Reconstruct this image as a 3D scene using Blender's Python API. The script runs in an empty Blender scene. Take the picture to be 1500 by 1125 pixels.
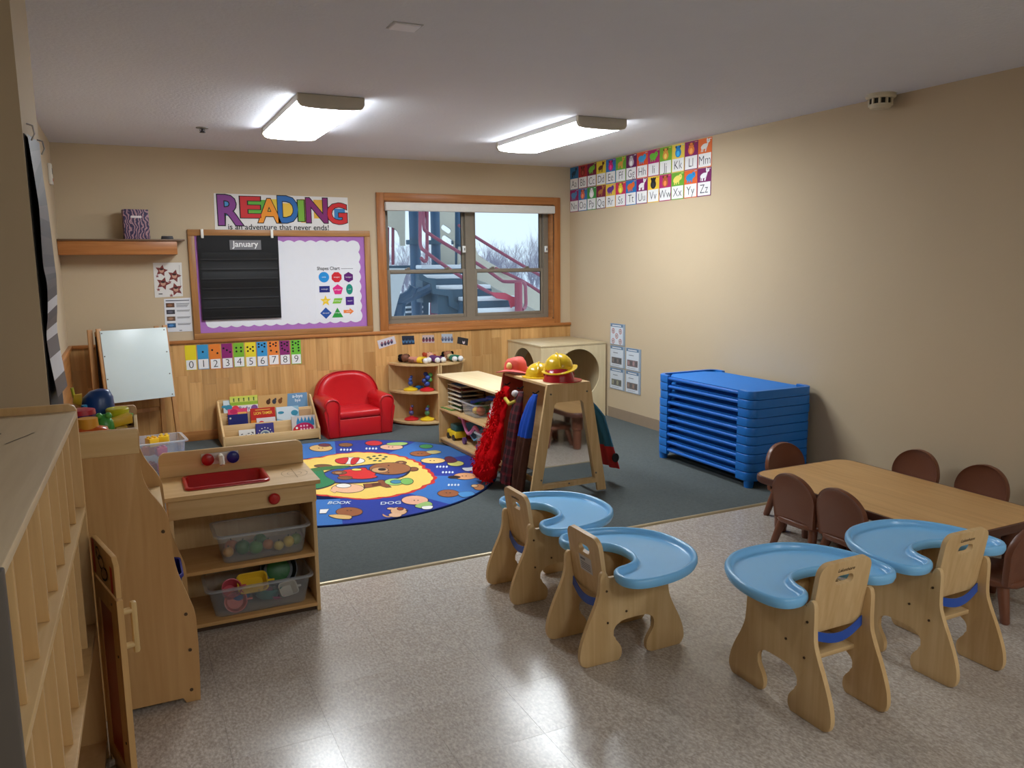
import bpy, bmesh, math, random
from mathutils import Vector, Matrix, noise as mnoise
from mathutils.geometry import tessellate_polygon
random.seed(7)
SC = bpy.context.scene
COL = SC.collection
PI = math.pi

# ------------------------------------------------------------------ camera
FPX, YAW, PITCH, ROLL, EYE = 1166.6, 0.448805, 0.150804, -0.010292, 1.488
_cy, _sy, _cp, _sp = math.cos(YAW), math.sin(YAW), math.cos(PITCH), math.sin(PITCH)
_f = Vector((_sy*_cp, _cy*_cp, -_sp)); _r0 = Vector((_cy, -_sy, 0)); _u0 = _r0.cross(_f)
_r = math.cos(ROLL)*_r0 + math.sin(ROLL)*_u0
_u = -math.sin(ROLL)*_r0 + math.cos(ROLL)*_u0
cam_d = bpy.data.cameras.new('camera'); cam = bpy.data.objects.new('camera', cam_d); COL.objects.link(cam)
cam_d.sensor_width = 36.0; cam_d.lens = FPX/1500*36.0; cam_d.clip_start = 0.02; cam_d.clip_end = 300
cam.matrix_world = Matrix(((_r.x, _u.x, -_f.x, 0), (_r.y, _u.y, -_f.y, 0), (_r.z, _u.z, -_f.z, EYE), (0, 0, 0, 1)))
SC.camera = cam

# ------------------------------------------------------------------ light and exposure
SC.view_settings.view_transform = 'Standard'; SC.view_settings.look = 'None'
SC.view_settings.gamma = 1.0; SC.view_settings.use_curve_mapping = False
SC.view_settings.exposure = 0.0
LAMP = 33.0
world = bpy.data.worlds.new('overcast_sky'); SC.world = world; world.use_nodes = True
bg = world.node_tree.nodes['Background']
bg.inputs['Color'].default_value = (0.62, 0.77, 0.88, 1); bg.inputs['Strength'].default_value = 1.4

# room measures
YB, XR, XL, H = 7.219, 4.154, -0.437, 2.44
PX, PY0, PY1 = -0.24, 2.85, 3.42

def ray(x, y): return _f + (x-750)/FPX*_r - (y-562.5)/FPX*_u
def on_y(Y, x, y): d = ray(x, y); return d*(Y/d.y) + Vector((0, 0, EYE))
def on_x(X, x, y): d = ray(x, y); return d*(X/d.x) + Vector((0, 0, EYE))
def on_z(z, x, y): d = ray(x, y); return d*((z-EYE)/d.z) + Vector((0, 0, EYE))

# ------------------------------------------------------------------ materials
MATS = {}
def srgb(c):
    return tuple(((v/255)/12.92 if v/255 <= 0.04045 else ((v/255+0.055)/1.055)**2.4) for v in c)
def _new(name):
    m = bpy.data.materials.new(name); m.use_nodes = True
    nt = m.node_tree; b = nt.nodes['Principled BSDF']
    return m, nt, b
def paint(rgb, rough=0.5, spec=0.5, var=0.06, metal=0.0, scale=18, coat=0.0, bump=0.0, sheen=0.0):
    """plain coloured surface with a little procedural unevenness; rgb in 0..255 sRGB"""
    key = ('p', rgb, rough, spec, var, metal, scale, coat, bump, sheen)
    if key in MATS: return MATS[key]
    m, nt, b = _new('paint_%d_%d_%d' % rgb)
    c = srgb(rgb)
    tc = nt.nodes.new('ShaderNodeTexCoord'); n = nt.nodes.new('ShaderNodeTexNoise')
    n.inputs['Scale'].default_value = scale; n.inputs['Detail'].default_value = 3
    nt.links.new(tc.outputs['Object'], n.inputs['Vector'])
    mx = nt.nodes.new('ShaderNodeMix'); mx.data_type = 'RGBA'
    mx.inputs['A'].default_value = (*[v*(1-var) for v in c], 1); mx.inputs['B'].default_value = (*[min(1, v*(1+var)) for v in c], 1)
    nt.links.new(n.outputs['Fac'], mx.inputs['Factor']); nt.links.new(mx.outputs['Result'], b.inputs['Base Color'])
    b.inputs['Roughness'].default_value = rough; b.inputs['Specular IOR Level'].default_value = spec
    b.inputs['Metallic'].default_value = metal; b.inputs['Coat Weight'].default_value = coat
    if sheen: b.inputs['Sheen Weight'].default_value = sheen
    if bump:
        bp = nt.nodes.new('ShaderNodeBump'); bp.inputs['Strength'].default_value = bump; bp.inputs['Distance'].default_value = 0.004
        n2 = nt.nodes.new('ShaderNodeTexNoise'); n2.inputs['Scale'].default_value = scale*6; n2.inputs['Detail'].default_value = 4
        nt.links.new(tc.outputs['Object'], n2.inputs['Vector'])
        nt.links.new(n2.outputs['Fac'], bp.inputs['Height']); nt.links.new(bp.outputs['Normal'], b.inputs['Normal'])
    MATS[key] = m
    return m
def wood(rgb1, rgb2, axis='z', rough=0.42, fine=40, rnd=0.0, spec=0.4):
    key = ('w', rgb1, rgb2, axis, rough, fine, rnd)
    if key in MATS: return MATS[key]
    m, nt, b = _new('wood_%d_%d_%d_%s' % (*rgb1, axis))
    tc = nt.nodes.new('ShaderNodeTexCoord'); mp = nt.nodes.new('ShaderNodeMapping')
    s = {'x': (0.06, 1, 1), 'y': (1, 0.06, 1), 'z': (1, 1, 0.06)}[axis]
    mp.inputs['Scale'].default_value = s
    nt.links.new(tc.outputs['Object'], mp.inputs['Vector'])
    vec = mp.outputs['Vector']
    oi = None
    if rnd:
        oi = nt.nodes.new('ShaderNodeObjectInfo'); ad = nt.nodes.new('ShaderNodeVectorMath'); ad.operation = 'ADD'
        ml = nt.nodes.new('ShaderNodeMath'); ml.operation = 'MULTIPLY'; ml.inputs[1].default_value = 50
        nt.links.new(oi.outputs['Random'], ml.inputs[0])
        nt.links.new(vec, ad.inputs[0]); nt.links.new(ml.outputs[0], ad.inputs[1]); vec = ad.outputs[0]
    n1 = nt.nodes.new('ShaderNodeTexNoise'); n1.inputs['Scale'].default_value = fine; n1.inputs['Detail'].default_value = 5; n1.inputs['Distortion'].default_value = 0.6
    nt.links.new(vec, n1.inputs['Vector'])
    n2 = nt.nodes.new('ShaderNodeTexNoise'); n2.inputs['Scale'].default_value = 5; n2.inputs['Detail'].default_value = 2
    nt.links.new(vec, n2.inputs['Vector'])
    mn = nt.nodes.new('ShaderNodeMath'); mn.operation = 'MULTIPLY_ADD'; mn.inputs[1].default_value = 0.6
    nt.links.new(n1.outputs['Fac'], mn.inputs[0])
    sc = nt.nodes.new('ShaderNodeMath'); sc.operation = 'MULTIPLY'; sc.inputs[1].default_value = 0.4
    nt.links.new(n2.outputs['Fac'], sc.inputs[0]); nt.links.new(sc.outputs[0], mn.inputs[2])
    rp = nt.nodes.new('ShaderNodeValToRGB')
    rp.color_ramp.elements[0].position = 0.36; rp.color_ramp.elements[1].position = 0.64
    rp.color_ramp.elements[0].color = (*srgb(rgb2), 1); rp.color_ramp.elements[1].color = (*srgb(rgb1), 1)
    nt.links.new(mn.outputs[0], rp.inputs['Fac'])
    out = rp.outputs['Color']
    if rnd:
        hs = nt.nodes.new('ShaderNodeHueSaturation')
        mr = nt.nodes.new('ShaderNodeMapRange'); mr.inputs['To Min'].default_value = 1-rnd; mr.inputs['To Max'].default_value = 1+rnd
        nt.links.new(oi.outputs['Random'], mr.inputs['Value']); nt.links.new(mr.outputs[0], hs.inputs['Value'])
        nt.links.new(out, hs.inputs['Color']); out = hs.outputs['Color']
    nt.links.new(out, b.inputs['Base Color'])
    b.inputs['Roughness'].default_value = rough; b.inputs['Specular IOR Level'].default_value = spec
    MATS[key] = m
    return m
def clear(rgb, alpha, rough=0.12, name='clear_plastic'):
    """see-through sheet: mix of transparent, a little diffuse colour and gloss"""
    key = ('c', rgb, alpha, rough)
    if key in MATS: return MATS[key]
    m, nt, b = _new(name)
    b.inputs['Base Color'].default_value = (*srgb(rgb), 1); b.inputs['Roughness'].default_value = rough
    t = nt.nodes.new('ShaderNodeBsdfTransparent'); mx = nt.nodes.new('ShaderNodeMixShader')
    t.inputs['Color'].default_value = (0.97, 0.98, 0.99, 1)
    lw = nt.nodes.new('ShaderNodeLayerWeight'); lw.inputs['Blend'].default_value = 0.5
    pw = nt.nodes.new('ShaderNodeMath'); pw.operation = 'POWER'; pw.inputs[1].default_value = 4.0; nt.links.new(lw.outputs['Facing'], pw.inputs[0])
    fr = nt.nodes.new('ShaderNodeMath'); fr.operation = 'MULTIPLY'; fr.inputs[1].default_value = 0.4; nt.links.new(pw.outputs[0], fr.inputs[0])
    ad = nt.nodes.new('ShaderNodeMath'); ad.operation = 'ADD'; ad.use_clamp = True; ad.inputs[1].default_value = alpha
    nt.links.new(fr.outputs[0], ad.inputs[0]); nt.links.new(ad.outputs[0], mx.inputs['Fac'])
    nt.links.new(t.outputs[0], mx.inputs[1]); nt.links.new(b.outputs[0], mx.inputs[2])
    nt.links.new(mx.outputs[0], nt.nodes['Material Output'].inputs['Surface'])
    MATS[key] = m
    return m
def glow(rgb, strength):
    m, nt, b = _new('lamp_lens')
    b.inputs['Base Color'].default_value = (0.9, 0.9, 0.88, 1)
    b.inputs['Emission Color'].default_value = (*rgb, 1); b.inputs['Emission Strength'].default_value = strength
    return m

MAPLE = ((222, 190, 140), (205, 168, 116))
def maple(axis='z'): return wood(*MAPLE, axis)
OAK = ((190, 126, 70), (158, 98, 50))
def oak(axis='x'): return wood(*OAK, axis, 0.38)

# ------------------------------------------------------------------ mesh builder
class MB:
    cnt = 0
    def __init__(self, mat=None):
        self.bm = bmesh.new(); self.mats = []; self.M = None; self.mi = 0
        if mat: self.m(mat)
    def m(self, mat):
        if mat not in self.mats: self.mats.append(mat)
        self.mi = self.mats.index(mat); return self
    def face(self, vs):
        try: f = self.bm.faces.new(vs)
        except ValueError: return None
        f.material_index = self.mi; return f
    def v(self, p):
        p = Vector(p)
        if self.M is not None: p = self.M @ p
        return self.bm.verts.new(p)
    def box(self, x0, x1, y0, y1, z0, z1, bev=0.0, seg=2):
        c = [(x, y, z) for z in (z0, z1) for y in (y0, y1) for x in (x0, x1)]
        vs = [self.v(p) for p in c]
        fs = [self.face([vs[i] for i in q]) for q in ((0, 2, 3, 1), (4, 5, 7, 6), (0, 1, 5, 4), (2, 6, 7, 3), (0, 4, 6, 2), (1, 3, 7, 5))]
        if bev:
            es = list({e for f in fs for e in f.edges})
            r = bmesh.ops.bevel(self.bm, geom=es, offset=bev, segments=seg, profile=0.5, affect='EDGES')
            for f in r['faces']: f.material_index = self.mi
        return self
    def prism(self, pts, axis, a0, a1, holes=(), bev=0.0):
        """polygon (2D) swept along an axis: 'x' pts=(y,z), 'y' pts=(x,z), 'z' pts=(x,y); holes are cut through"""
        def P(q, a):
            return {'x': (a, q[0], q[1]), 'y': (q[0], a, q[1]), 'z': (q[0], q[1], a)}[axis]
        loops = [list(pts)] + [list(h) for h in holes]
        lo = [[self.v(P(q, a0)) for q in l] for l in loops]
        hi = [[self.v(P(q, a1)) for q in l] for l in loops]
        new = []
        if holes:
            tri = tessellate_polygon([[Vector((q[0], q[1], 0)) for q in l] for l in loops])
            fl = [v for l in lo for v in l]; fh = [v for l in hi for v in l]
            for t in tri:
                new.append(self.face([fl[i] for i in t])); new.append(self.face([fh[i] for i in reversed(t)]))
        else:
            new.append(self.face(lo[0])); new.append(self.face(list(reversed(hi[0]))))
        for a, b in zip(lo, hi):
            n = len(a)
            for i in range(n): new.append(self.face([a[i], b[i], b[(i+1) % n], a[(i+1) % n]]))
        if bev and not holes:
            es = set()
            for f in new[:2]:
                if f: es |= set(f.edges)
            r = bmesh.ops.bevel(self.bm, geom=list(es), offset=bev, segments=2, profile=0.5, affect='EDGES')
            for f in r['faces']: f.material_index = self.mi
        return self
    def rings(self, rs, cap0=True, cap1=True, closed=True):
        vr = [[self.v(p) for p in r] for r in rs]
        n = len(vr[0])
        for a, b in zip(vr, vr[1:]):
            for i in range(n if closed else n-1):
                self.face([a[i], a[(i+1) % n], b[(i+1) % n], b[i]])
        if cap0 and closed: self.face(list(reversed(vr[0])))
        if cap1 and closed: self.face(vr[-1])
        return self
    def lathe(self, prof, c=(0, 0, 0), n=20, cap0=True, cap1=True, axis=None):
        c = Vector(c)
        R = Matrix.Identity(3) if axis is None else Vector(axis).to_track_quat('Z', 'Y').to_matrix()
        rs = [[c + R @ Vector((r*math.cos(2*PI*i/n), r*math.sin(2*PI*i/n), z)) for i in range(n)] for r, z in prof]
        return self.rings(rs, cap0, cap1)
    def cyl(self, p0, p1, r0, r1=None, n=14):
        p0, p1 = Vector(p0), Vector(p1); r1 = r0 if r1 is None else r1
        return self.lathe([(r0, 0), (r1, (p1-p0).length)], p0, n, axis=(p1-p0))
    def tube(self, path, r, n=8, rad=None):
        path = [Vector(p) for p in path]; rs = []
        up = Vector((0, 0, 1))
        for i, p in enumerate(path):
            t = (path[min(i+1, len(path)-1)] - path[max(i-1, 0)]).normalized()
            if abs(t.dot(up)) > 0.95: a = t.cross(Vector((1, 0, 0))).normalized() if abs(t.x) < 0.9 else t.cross(Vector((0, 1, 0))).normalized()
            else: a = t.cross(up).normalized()
            if rs:
                pa = (self._pa - t*self._pa.dot(t))
                if pa.length > 1e-6: a = pa.normalized()
            self._pa = a
            b = t.cross(a); k = rad[i] if rad else r
            rs.append([p + a*k*math.cos(2*PI*j/n) + b*k*math.sin(2*PI*j/n) for j in range(n)])
        return self.rings(rs)
    def ell(self, c, r, R=None, nu=16, nv=10):
        c = Vector(c); r = (r, r, r) if not hasattr(r, '__len__') else r
        R = R or Matrix.Identity(3); rs = []
        for j in range(1, nv):
            th = PI*j/nv
            rs.append([c + R @ Vector((r[0]*math.sin(th)*math.cos(2*PI*i/nu), r[1]*math.sin(th)*math.sin(2*PI*i/nu), -r[2]*math.cos(th))) for i in range(nu)])
        return self.rings(rs)
    def grid(self, fn, nu, nv):
        vs = [[self.v(fn(i/nu, j/nv)) for i in range(nu+1)] for j in range(nv+1)]
        for j in range(nv):
            for i in range(nu): self.face([vs[j][i], vs[j][i+1], vs[j+1][i+1], vs[j+1][i]])
        return self
    def flat(self, pts, fr, layer=0):
        o, U, V, N = fr; MB.cnt += 1; d = 0.0007*layer + 2e-6*(MB.cnt % 60)
        self.face([self.v(o + U*p[0] + V*p[1] + N*d) for p in pts]); return self
    def text(self, s, fr, at, size, layer=1, fat=0.0, align='CENTER', shear=0.0, sx=1.0):
        o, U, V, N = fr
        vs, fs = text_mesh(s, fat, align, shear)
        vv = [self.v(o + U*(at[0]+x*size*sx) + V*(at[1]+y*size) + N*(0.0007*layer)) for x, y in vs]
        for f in fs: self.face([vv[i] for i in f])
        return self
    def build(self, name, parent=None, smooth=38):
        bmesh.ops.remove_doubles(self.bm, verts=self.bm.verts, dist=1e-6)
        bmesh.ops.recalc_face_normals(self.bm, faces=self.bm.faces)
        me = bpy.data.meshes.new(name); self.bm.to_mesh(me); self.bm.free()
        for m in self.mats: me.materials.append(m)
        if smooth:
            for p in me.polygons: p.use_smooth = True
            me.set_sharp_from_angle(angle=math.radians(smooth))
        o = bpy.data.objects.new(name, me); COL.objects.link(o)
        if parent is not None: o.parent = parent
        return o
    def build_print(self, name, parent=None):
        """flat printed layers: keep the faces as drawn"""
        me = bpy.data.meshes.new(name); self.bm.to_mesh(me); self.bm.free()
        for m in self.mats: me.materials.append(m)
        o = bpy.data.objects.new(name, me); COL.objects.link(o)
        if parent is not None: o.parent = parent
        return o

_TX = {}
def text_mesh(s, fat, align, shear):
    k = (s, fat, align, shear)
    if k not in _TX:
        cu = bpy.data.curves.new('lettering', 'FONT'); cu.body = s; cu.size = 1.0; cu.resolution_u = 3
        cu.align_x = align; cu.offset = fat; cu.shear = shear
        ob = bpy.data.objects.new('lettering', cu); COL.objects.link(ob)
        me = bpy.data.meshes.new_from_object(ob)
        _TX[k] = ([(v.co.x, v.co.y) for v in me.vertices], [tuple(p.vertices) for p in me.polygons])
        bpy.data.objects.remove(ob); bpy.data.curves.remove(cu); bpy.data.meshes.remove(me)
    return _TX[k]

def frame(o, U, V):
    U, V = Vector(U), Vector(V); return (Vector(o), U, V, U.cross(V).normalized())
def thing(name, label, cat, loc=(0, 0, 0), rz=0.0, group=None):
    o = bpy.data.objects.new(name, None); COL.objects.link(o); o.empty_display_size = 0.05
    o.location = loc; o.rotation_euler = (0, 0, rz)
    return tag(o, label, cat, group)
def tag(o, label, cat, group=None):
    o['label'] = label; o['category'] = cat
    if group: o['group'] = group
    return o
def struct(o): o['kind'] = 'structure'; return o
def copy_tree(o, parent=None):
    c = o.copy(); COL.objects.link(c)
    if parent is not None: c.parent = parent
    for ch in list(o.children): copy_tree(ch, c)
    return c
def crv(pts, k=4, closed=True):
    """Catmull-Rom through 2D points"""
    n = len(pts); out = []
    for i in range(n if closed else n-1):
        g = lambda j: pts[j % n] if closed else pts[max(0, min(n-1, j))]
        p0, p1, p2, p3 = g(i-1), g(i), g(i+1), g(i+2)
        for s in range(k):
            t = s/k
            out.append(tuple(0.5*((2*b)+(c-a)*t+(2*a-5*b+4*c-d)*t*t+(-a+3*b-3*c+d)*t**3) for a, b, c, d in zip(p0, p1, p2, p3)))
    if not closed: out.append(tuple(pts[-1]))
    return out
def rrect(x0, x1, y0, y1, r, n=5):
    out = []
    for cx, cy, a in ((x1-r, y0+r, -PI/2), (x1-r, y1-r, 0), (x0+r, y1-r, PI/2), (x0+r, y0+r, PI)):
        for i in range(n+1):
            t = a + PI/2*i/n; out.append((cx+r*math.cos(t), cy+r*math.sin(t)))
    return out
def circ(cx, cy, rx, ry=None, n=20, rot=0.0):
    ry = rx if ry is None else ry; c, s = math.cos(rot), math.sin(rot); o = []
    for i in range(n):
        a, b = rx*math.cos(2*PI*i/n), ry*math.sin(2*PI*i/n); o.append((cx+a*c-b*s, cy+a*s+b*c))
    return o
def star(cx, cy, r, k=5, q=0.42, rot=PI/2):
    return [(cx+(r if i % 2 == 0 else r*q)*math.cos(rot+PI*i/k), cy+(r if i % 2 == 0 else r*q)*math.sin(rot+PI*i/k)) for i in range(2*k)]
def ngon(cx, cy, r, k, rot=PI/2): return [(cx+r*math.cos(rot+2*PI*i/k), cy+r*math.sin(rot+2*PI*i/k)) for i in range(k)]
def ink(rgb, rough=0.55): return paint(rgb, rough, 0.3, 0.02)
# ================================================================== the room
def wall_mat(name, rgb, bump=0.25):
    return paint(rgb, 0.75, 0.25, 0.03, 0, 3, 0, bump)
WALL = wall_mat('wall', (196, 177, 148))
CEIL = paint((224, 226, 233), 0.9, 0.1, 0.02, 0, 8, 0, 0.6)

def vinyl_mat():
    m, nt, b = _new('vinyl_tile')
    tc = nt.nodes.new('ShaderNodeTexCoord'); oi = nt.nodes.new('ShaderNodeObjectInfo')
    ad = nt.nodes.new('ShaderNodeVectorMath'); ad.operation = 'ADD'
    ml = nt.nodes.new('ShaderNodeMath'); ml.operation = 'MULTIPLY'; ml.inputs[1].default_value = 40
    nt.links.new(oi.outputs['Random'], ml.inputs[0]); nt.links.new(tc.outputs['Object'], ad.inputs[0]); nt.links.new(ml.outputs[0], ad.inputs[1])
    mp = nt.nodes.new('ShaderNodeMapping'); mp.inputs['Scale'].default_value = (1, 0.55, 1); nt.links.new(ad.outputs[0], mp.inputs['Vector'])
    n1 = nt.nodes.new('ShaderNodeTexNoise'); n1.inputs['Scale'].default_value = 120; n1.inputs['Detail'].default_value = 4; n1.inputs['Roughness'].default_value = 0.65
    nt.links.new(mp.outputs[0], n1.inputs['Vector'])
    rp = nt.nodes.new('ShaderNodeValToRGB'); e = rp.color_ramp.elements
    e[0].position = 0.3; e[0].color = (*srgb((154, 142, 130)), 1); e[1].position = 0.72; e[1].color = (*srgb((212, 203, 192)), 1)
    k = e.new(0.5); k.color = (*srgb((182, 171, 159)), 1)
    nt.links.new(n1.outputs['Fac'], rp.inputs['Fac']); nt.links.new(rp.outputs['Color'], b.inputs['Base Color'])
    n3 = nt.nodes.new('ShaderNodeTexNoise'); n3.inputs['Scale'].default_value = 2.2
    nt.links.new(tc.outputs['Object'], n3.inputs['Vector'])
    mr = nt.nodes.new('ShaderNodeMapRange'); mr.inputs['To Min'].default_value = 0.17; mr.inputs['To Max'].default_value = 0.30
    nt.links.new(n3.outputs['Fac'], mr.inputs['Value']); nt.links.new(mr.outputs[0], b.inputs['Roughness'])
    b.inputs['Specular IOR Level'].default_value = 0.55
    bp = nt.nodes.new('ShaderNodeBump'); bp.inputs['Strength'].default_value = 0.05; bp.inputs['Distance'].default_value = 0.002
    nt.links.new(n1.outputs['Fac'], bp.inputs['Height']); nt.links.new(bp.outputs['Normal'], b.inputs['Normal'])
    return m
VINYL = vinyl_mat()
CARPET = paint((92, 98, 98), 0.95, 0.05, 0.22, 0, 60, 0, 0.9)
YC = 3.612
mb = MB(paint((90, 82, 74), 0.8)); mb.box(-2.6, XR+0.1, -2.1, YB+0.1, -0.1, -0.004)
floor = struct(mb.build('floor', smooth=0))
T = 0.305
tm = MB(VINYL); tm.box(-T/2+0.0003, T/2-0.0003, -T/2+0.0003, T/2-0.0003, -0.004, 0.0)
t0 = tm.build('tile', floor, 0); first = True
for j in range(13):
    yc = YC - 0.01 - T*(j+0.5)
    for i in range(16):
        xc = XR - T*(i+0.5)
        if yc < 0.6 and xc < 1.0: pass
        o = t0 if first else t0.copy()
        if not first: COL.objects.link(o)
        first = False; o.location = (xc, yc, 0)
mb = MB(VINYL); mb.box(-2.6, XR, -2.1, YC-0.01-13*T, -0.004, 0.0); mb.box(-2.6, XR-16*T, YC-0.01-13*T, YC-0.01, -0.004, 0)
mb.build('tile_field', floor, 0)['kind'] = 'stuff'
mb = MB(CARPET); mb.box(XL, XR, YC-0.005, YB, -0.004, 0.006)
struct(mb.build('floor_carpet', smooth=0))
mb = MB(paint((176, 160, 128), 0.35, 0.6, 0.05, 0.4)); mb.prism([(YC-0.022, 0.0), (YC-0.015, 0.008), (YC-0.004, 0.011), (YC+0.008, 0.007)], 'x', PX, XR)
struct(mb.build('trim_1'))
# ceiling and walls
mb = MB(CEIL); mb.box(-2.6, XR+0.1, -2.1, YB+0.25, H, H+0.1); struct(mb.build('ceiling', smooth=0))
WX0, WX1, WZ0, WZ1 = 2.19, 3.957, 0.918, 2.062
mb = MB(WALL)
mb.box(XL-0.1, WX0, YB, YB+0.16, 0, H); mb.box(WX1, XR+0.1, YB, YB+0.16, 0, H)
mb.box(WX0, WX1, YB, YB+0.16, 0, WZ0); mb.box(WX0, WX1, YB, YB+0.16, WZ1, H)
wall_back = struct(mb.build('wall_back', smooth=0))
mb = MB(WALL); mb.box(XR, XR+0.1, -2.1, YB, 0, H); struct(mb.build('wall_right', smooth=0))
mb = MB(WALL); mb.box(XL-0.1, XL, PY1, YB, 0, H); wall_left = struct(mb.build('wall_left', smooth=0))
mb = MB(WALL); mb.box(-2.6, PX, PY0, PY1, 0, H); struct(mb.build('wall_pillar', smooth=0))
mb = MB(WALL); mb.box(-2.7, -2.6, -2.1, PY0, 0, H); struct(mb.build('wall_side', smooth=0))
mb = MB(WALL); mb.box(-2.7, XR+0.1, -2.2, -2.1, 0, H); struct(mb.build('wall_front', smooth=0))
# wainscot planks on the back wall
LAM = wood((216, 170, 110), (190, 140, 82), 'z', 0.4, 34, 0.16)
PW = 0.1085; ZC0, ZC1 = 0.845, 0.872
nx = int((XR-XL)/PW)+1; pm = {}
for i in range(nx):
    x0 = XL+i*PW; x1 = min(XR, x0+PW)-0.0008
    if x1-x0 < 0.01: continue
    z = 0.09; cut = random.uniform(0.12, 0.6); zs = [z, z+cut]
    while zs[-1] < ZC0-0.06: zs.append(zs[-1]+random.choice((0.3, 0.38, 0.46)))
    zs = [q for q in zs if q < ZC0-0.05]+[ZC0]
    for a, b in zip(zs, zs[1:]):
        m = MB(LAM); m.box(-(x1-x0)/2, (x1-x0)/2, -0.008, 0, -(b-a)/2+0.0004, (b-a)/2-0.0004)
        o = m.build('plank', wall_back, 0); o.location = ((x0+x1)/2, YB-0.0005, (a+b)/2)
mb = MB(oak('x')); mb.box(XL+0.001, XR, YB-0.028, YB-0.0005, ZC0, ZC1, 0.004); struct(mb.build('trim_2'))
mb = MB(wood((188, 130, 72), (160, 104, 54), 'x')); mb.box(XL+0.001, XR, YB-0.018, YB-0.0005, 0.006, 0.09, 0.003); struct(mb.build('baseboard_back'))
mb = MB(wood((188, 130, 72), (160, 104, 54), 'y')); mb.box(XL, XL+0.018, PY1+0.002, YB-0.02, 0.006, 0.09); mb.box(XL, XL+0.008, PY1+0.002, YB-0.009, 0.09, ZC0)
struct(mb.build('baseboard_left', smooth=0))
mb = MB(oak('y')); mb.box(XL, XL+0.028, PY1+0.002, YB-0.029, ZC0, ZC1, 0.004); struct(mb.build('trim_3'))
mb = MB(paint((150, 132, 112), 0.6, 0.3)); mb.box(XR-0.004, XR, YC-0.0, 6.47, 0.006, 0.105, 0.001); mb.box(XR-0.004, XR, -2.0, YC, 0.0, 0.105, 0.001)
struct(mb.build('baseboard_right', smooth=0))

# ------------------------------------------------------------------ window
win = bpy.data.objects.new('window_1', None); COL.objects.link(win); struct(win); win.location = (0, YB, 0)
CAS = 0.073
mb = MB(oak('z')); mb.box(WX0-CAS, WX0, -0.022, -0.0005, WZ0-CAS, WZ1+CAS, 0.003); mb.box(WX1, WX1+CAS, -0.022, -0.0005, WZ0-CAS, WZ1+CAS, 0.003)
mb.m(oak('x')); mb.box(WX0, WX1, -0.022, -0.0005, WZ1, WZ1+CAS, 0.003); mb.box(WX0, WX1, -0.024, -0.0005, WZ0-CAS, WZ0, 0.003)
mb.build('casing', win)
mb = MB(oak('y')); mb.box(WX0, WX0+0.012, 0, 0.085, WZ0, WZ1); mb.box(WX1-0.012, WX1, 0, 0.085, WZ0, WZ1); mb.box(WX0, WX1, 0, 0.085, WZ0, WZ0+0.012); mb.box(WX0, WX1, 0, 0.085, WZ1-0.012, WZ1)
mb.build('jamb_lining', win, 0)
VIN = paint((128, 118, 104), 0.45, 0.4)
FX0, FX1, FZ0, FZ1 = WX0+0.012, WX1-0.012, WZ0+0.012, WZ1-0.012
XM = 3.075
mb = MB(VIN); f0, f1 = 0.085, 0.15
mb.box(FX0, FX0+0.03, f0, f1, FZ0+0.035, FZ1-0.03); mb.box(FX1-0.055, FX1, f0, f1, FZ0+0.035, FZ1-0.03); mb.box(FX0, FX1, f0, f1, FZ0, FZ0+0.035); mb.box(FX0, FX1, f0, f1, FZ1-0.03, FZ1)
mb.box(XM-0.045, XM+0.045, f0, f1, FZ0+0.035, FZ1-0.03); mb.build('window_frame', win, 0)
GLASS = clear((225, 238, 245), 0.02, 0.0, 'window_glass')
ZMID = 1.415
for a, b in ((FX0+0.03, XM-0.045), (XM+0.045, FX1-0.055)):
    for z0, z1, y in ((FZ0+0.035, ZMID+0.02, 0.09), (ZMID-0.02, FZ1-0.03, 0.118)):
        m = MB(VIN); s = 0.03
        m.box(a, a+s, y, y+0.024, z0, z1, 0.002); m.box(b-s, b, y, y+0.024, z0, z1, 0.002); m.box(a+s, b-s, y, y+0.024, z0, z0+s+0.004, 0.002); m.box(a+s, b-s, y, y+0.024, z1-s-0.004, z1, 0.002)
        sash = m.build('sash', win)
        m = MB(GLASS); m.box(a+s, b-s, y+0.01, y+0.014, z0+s, z1-s); m.build('pane', sash, 0)
    m = MB(paint((120, 110, 98), 0.4));
    for q in (0.25, 0.75):
        xq = a+(b-a)*q; m.box(xq-0.025, xq+0.025, 0.082, 0.1, ZMID+0.02, ZMID+0.03, 0.002); m.box(xq-0.006, xq+0.02, 0.078, 0.1, ZMID+0.03, ZMID+0.04, 0.002)
    m.build('sash_lock', win)
mb = MB(paint((222, 220, 214), 0.6, 0.3)); mb.box(WX0+0.004, WX1-0.004, -0.055, 0.015, WZ1-0.088, WZ1-0.013, 0.008); mb.build('roller_blind_box', win)
for xx in (XM-0.035, WX1-0.085):
    p = on_y(YB+0.07, *( (680, 365) if xx < 3.4 else (800, 365)))
    m = MB(paint((236, 236, 232), 0.4)); m.box(p.x-0.014, p.x+0.014, 0.06, 0.084, p.z-0.032, p.z+0.032, 0.004); m.m(paint((90, 90, 92), 0.5)); m.box(p.x-0.005, p.x+0.005, 0.056, 0.06, p.z-0.012, p.z+0.012)
    m.build('sash_alarm', win)

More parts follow.
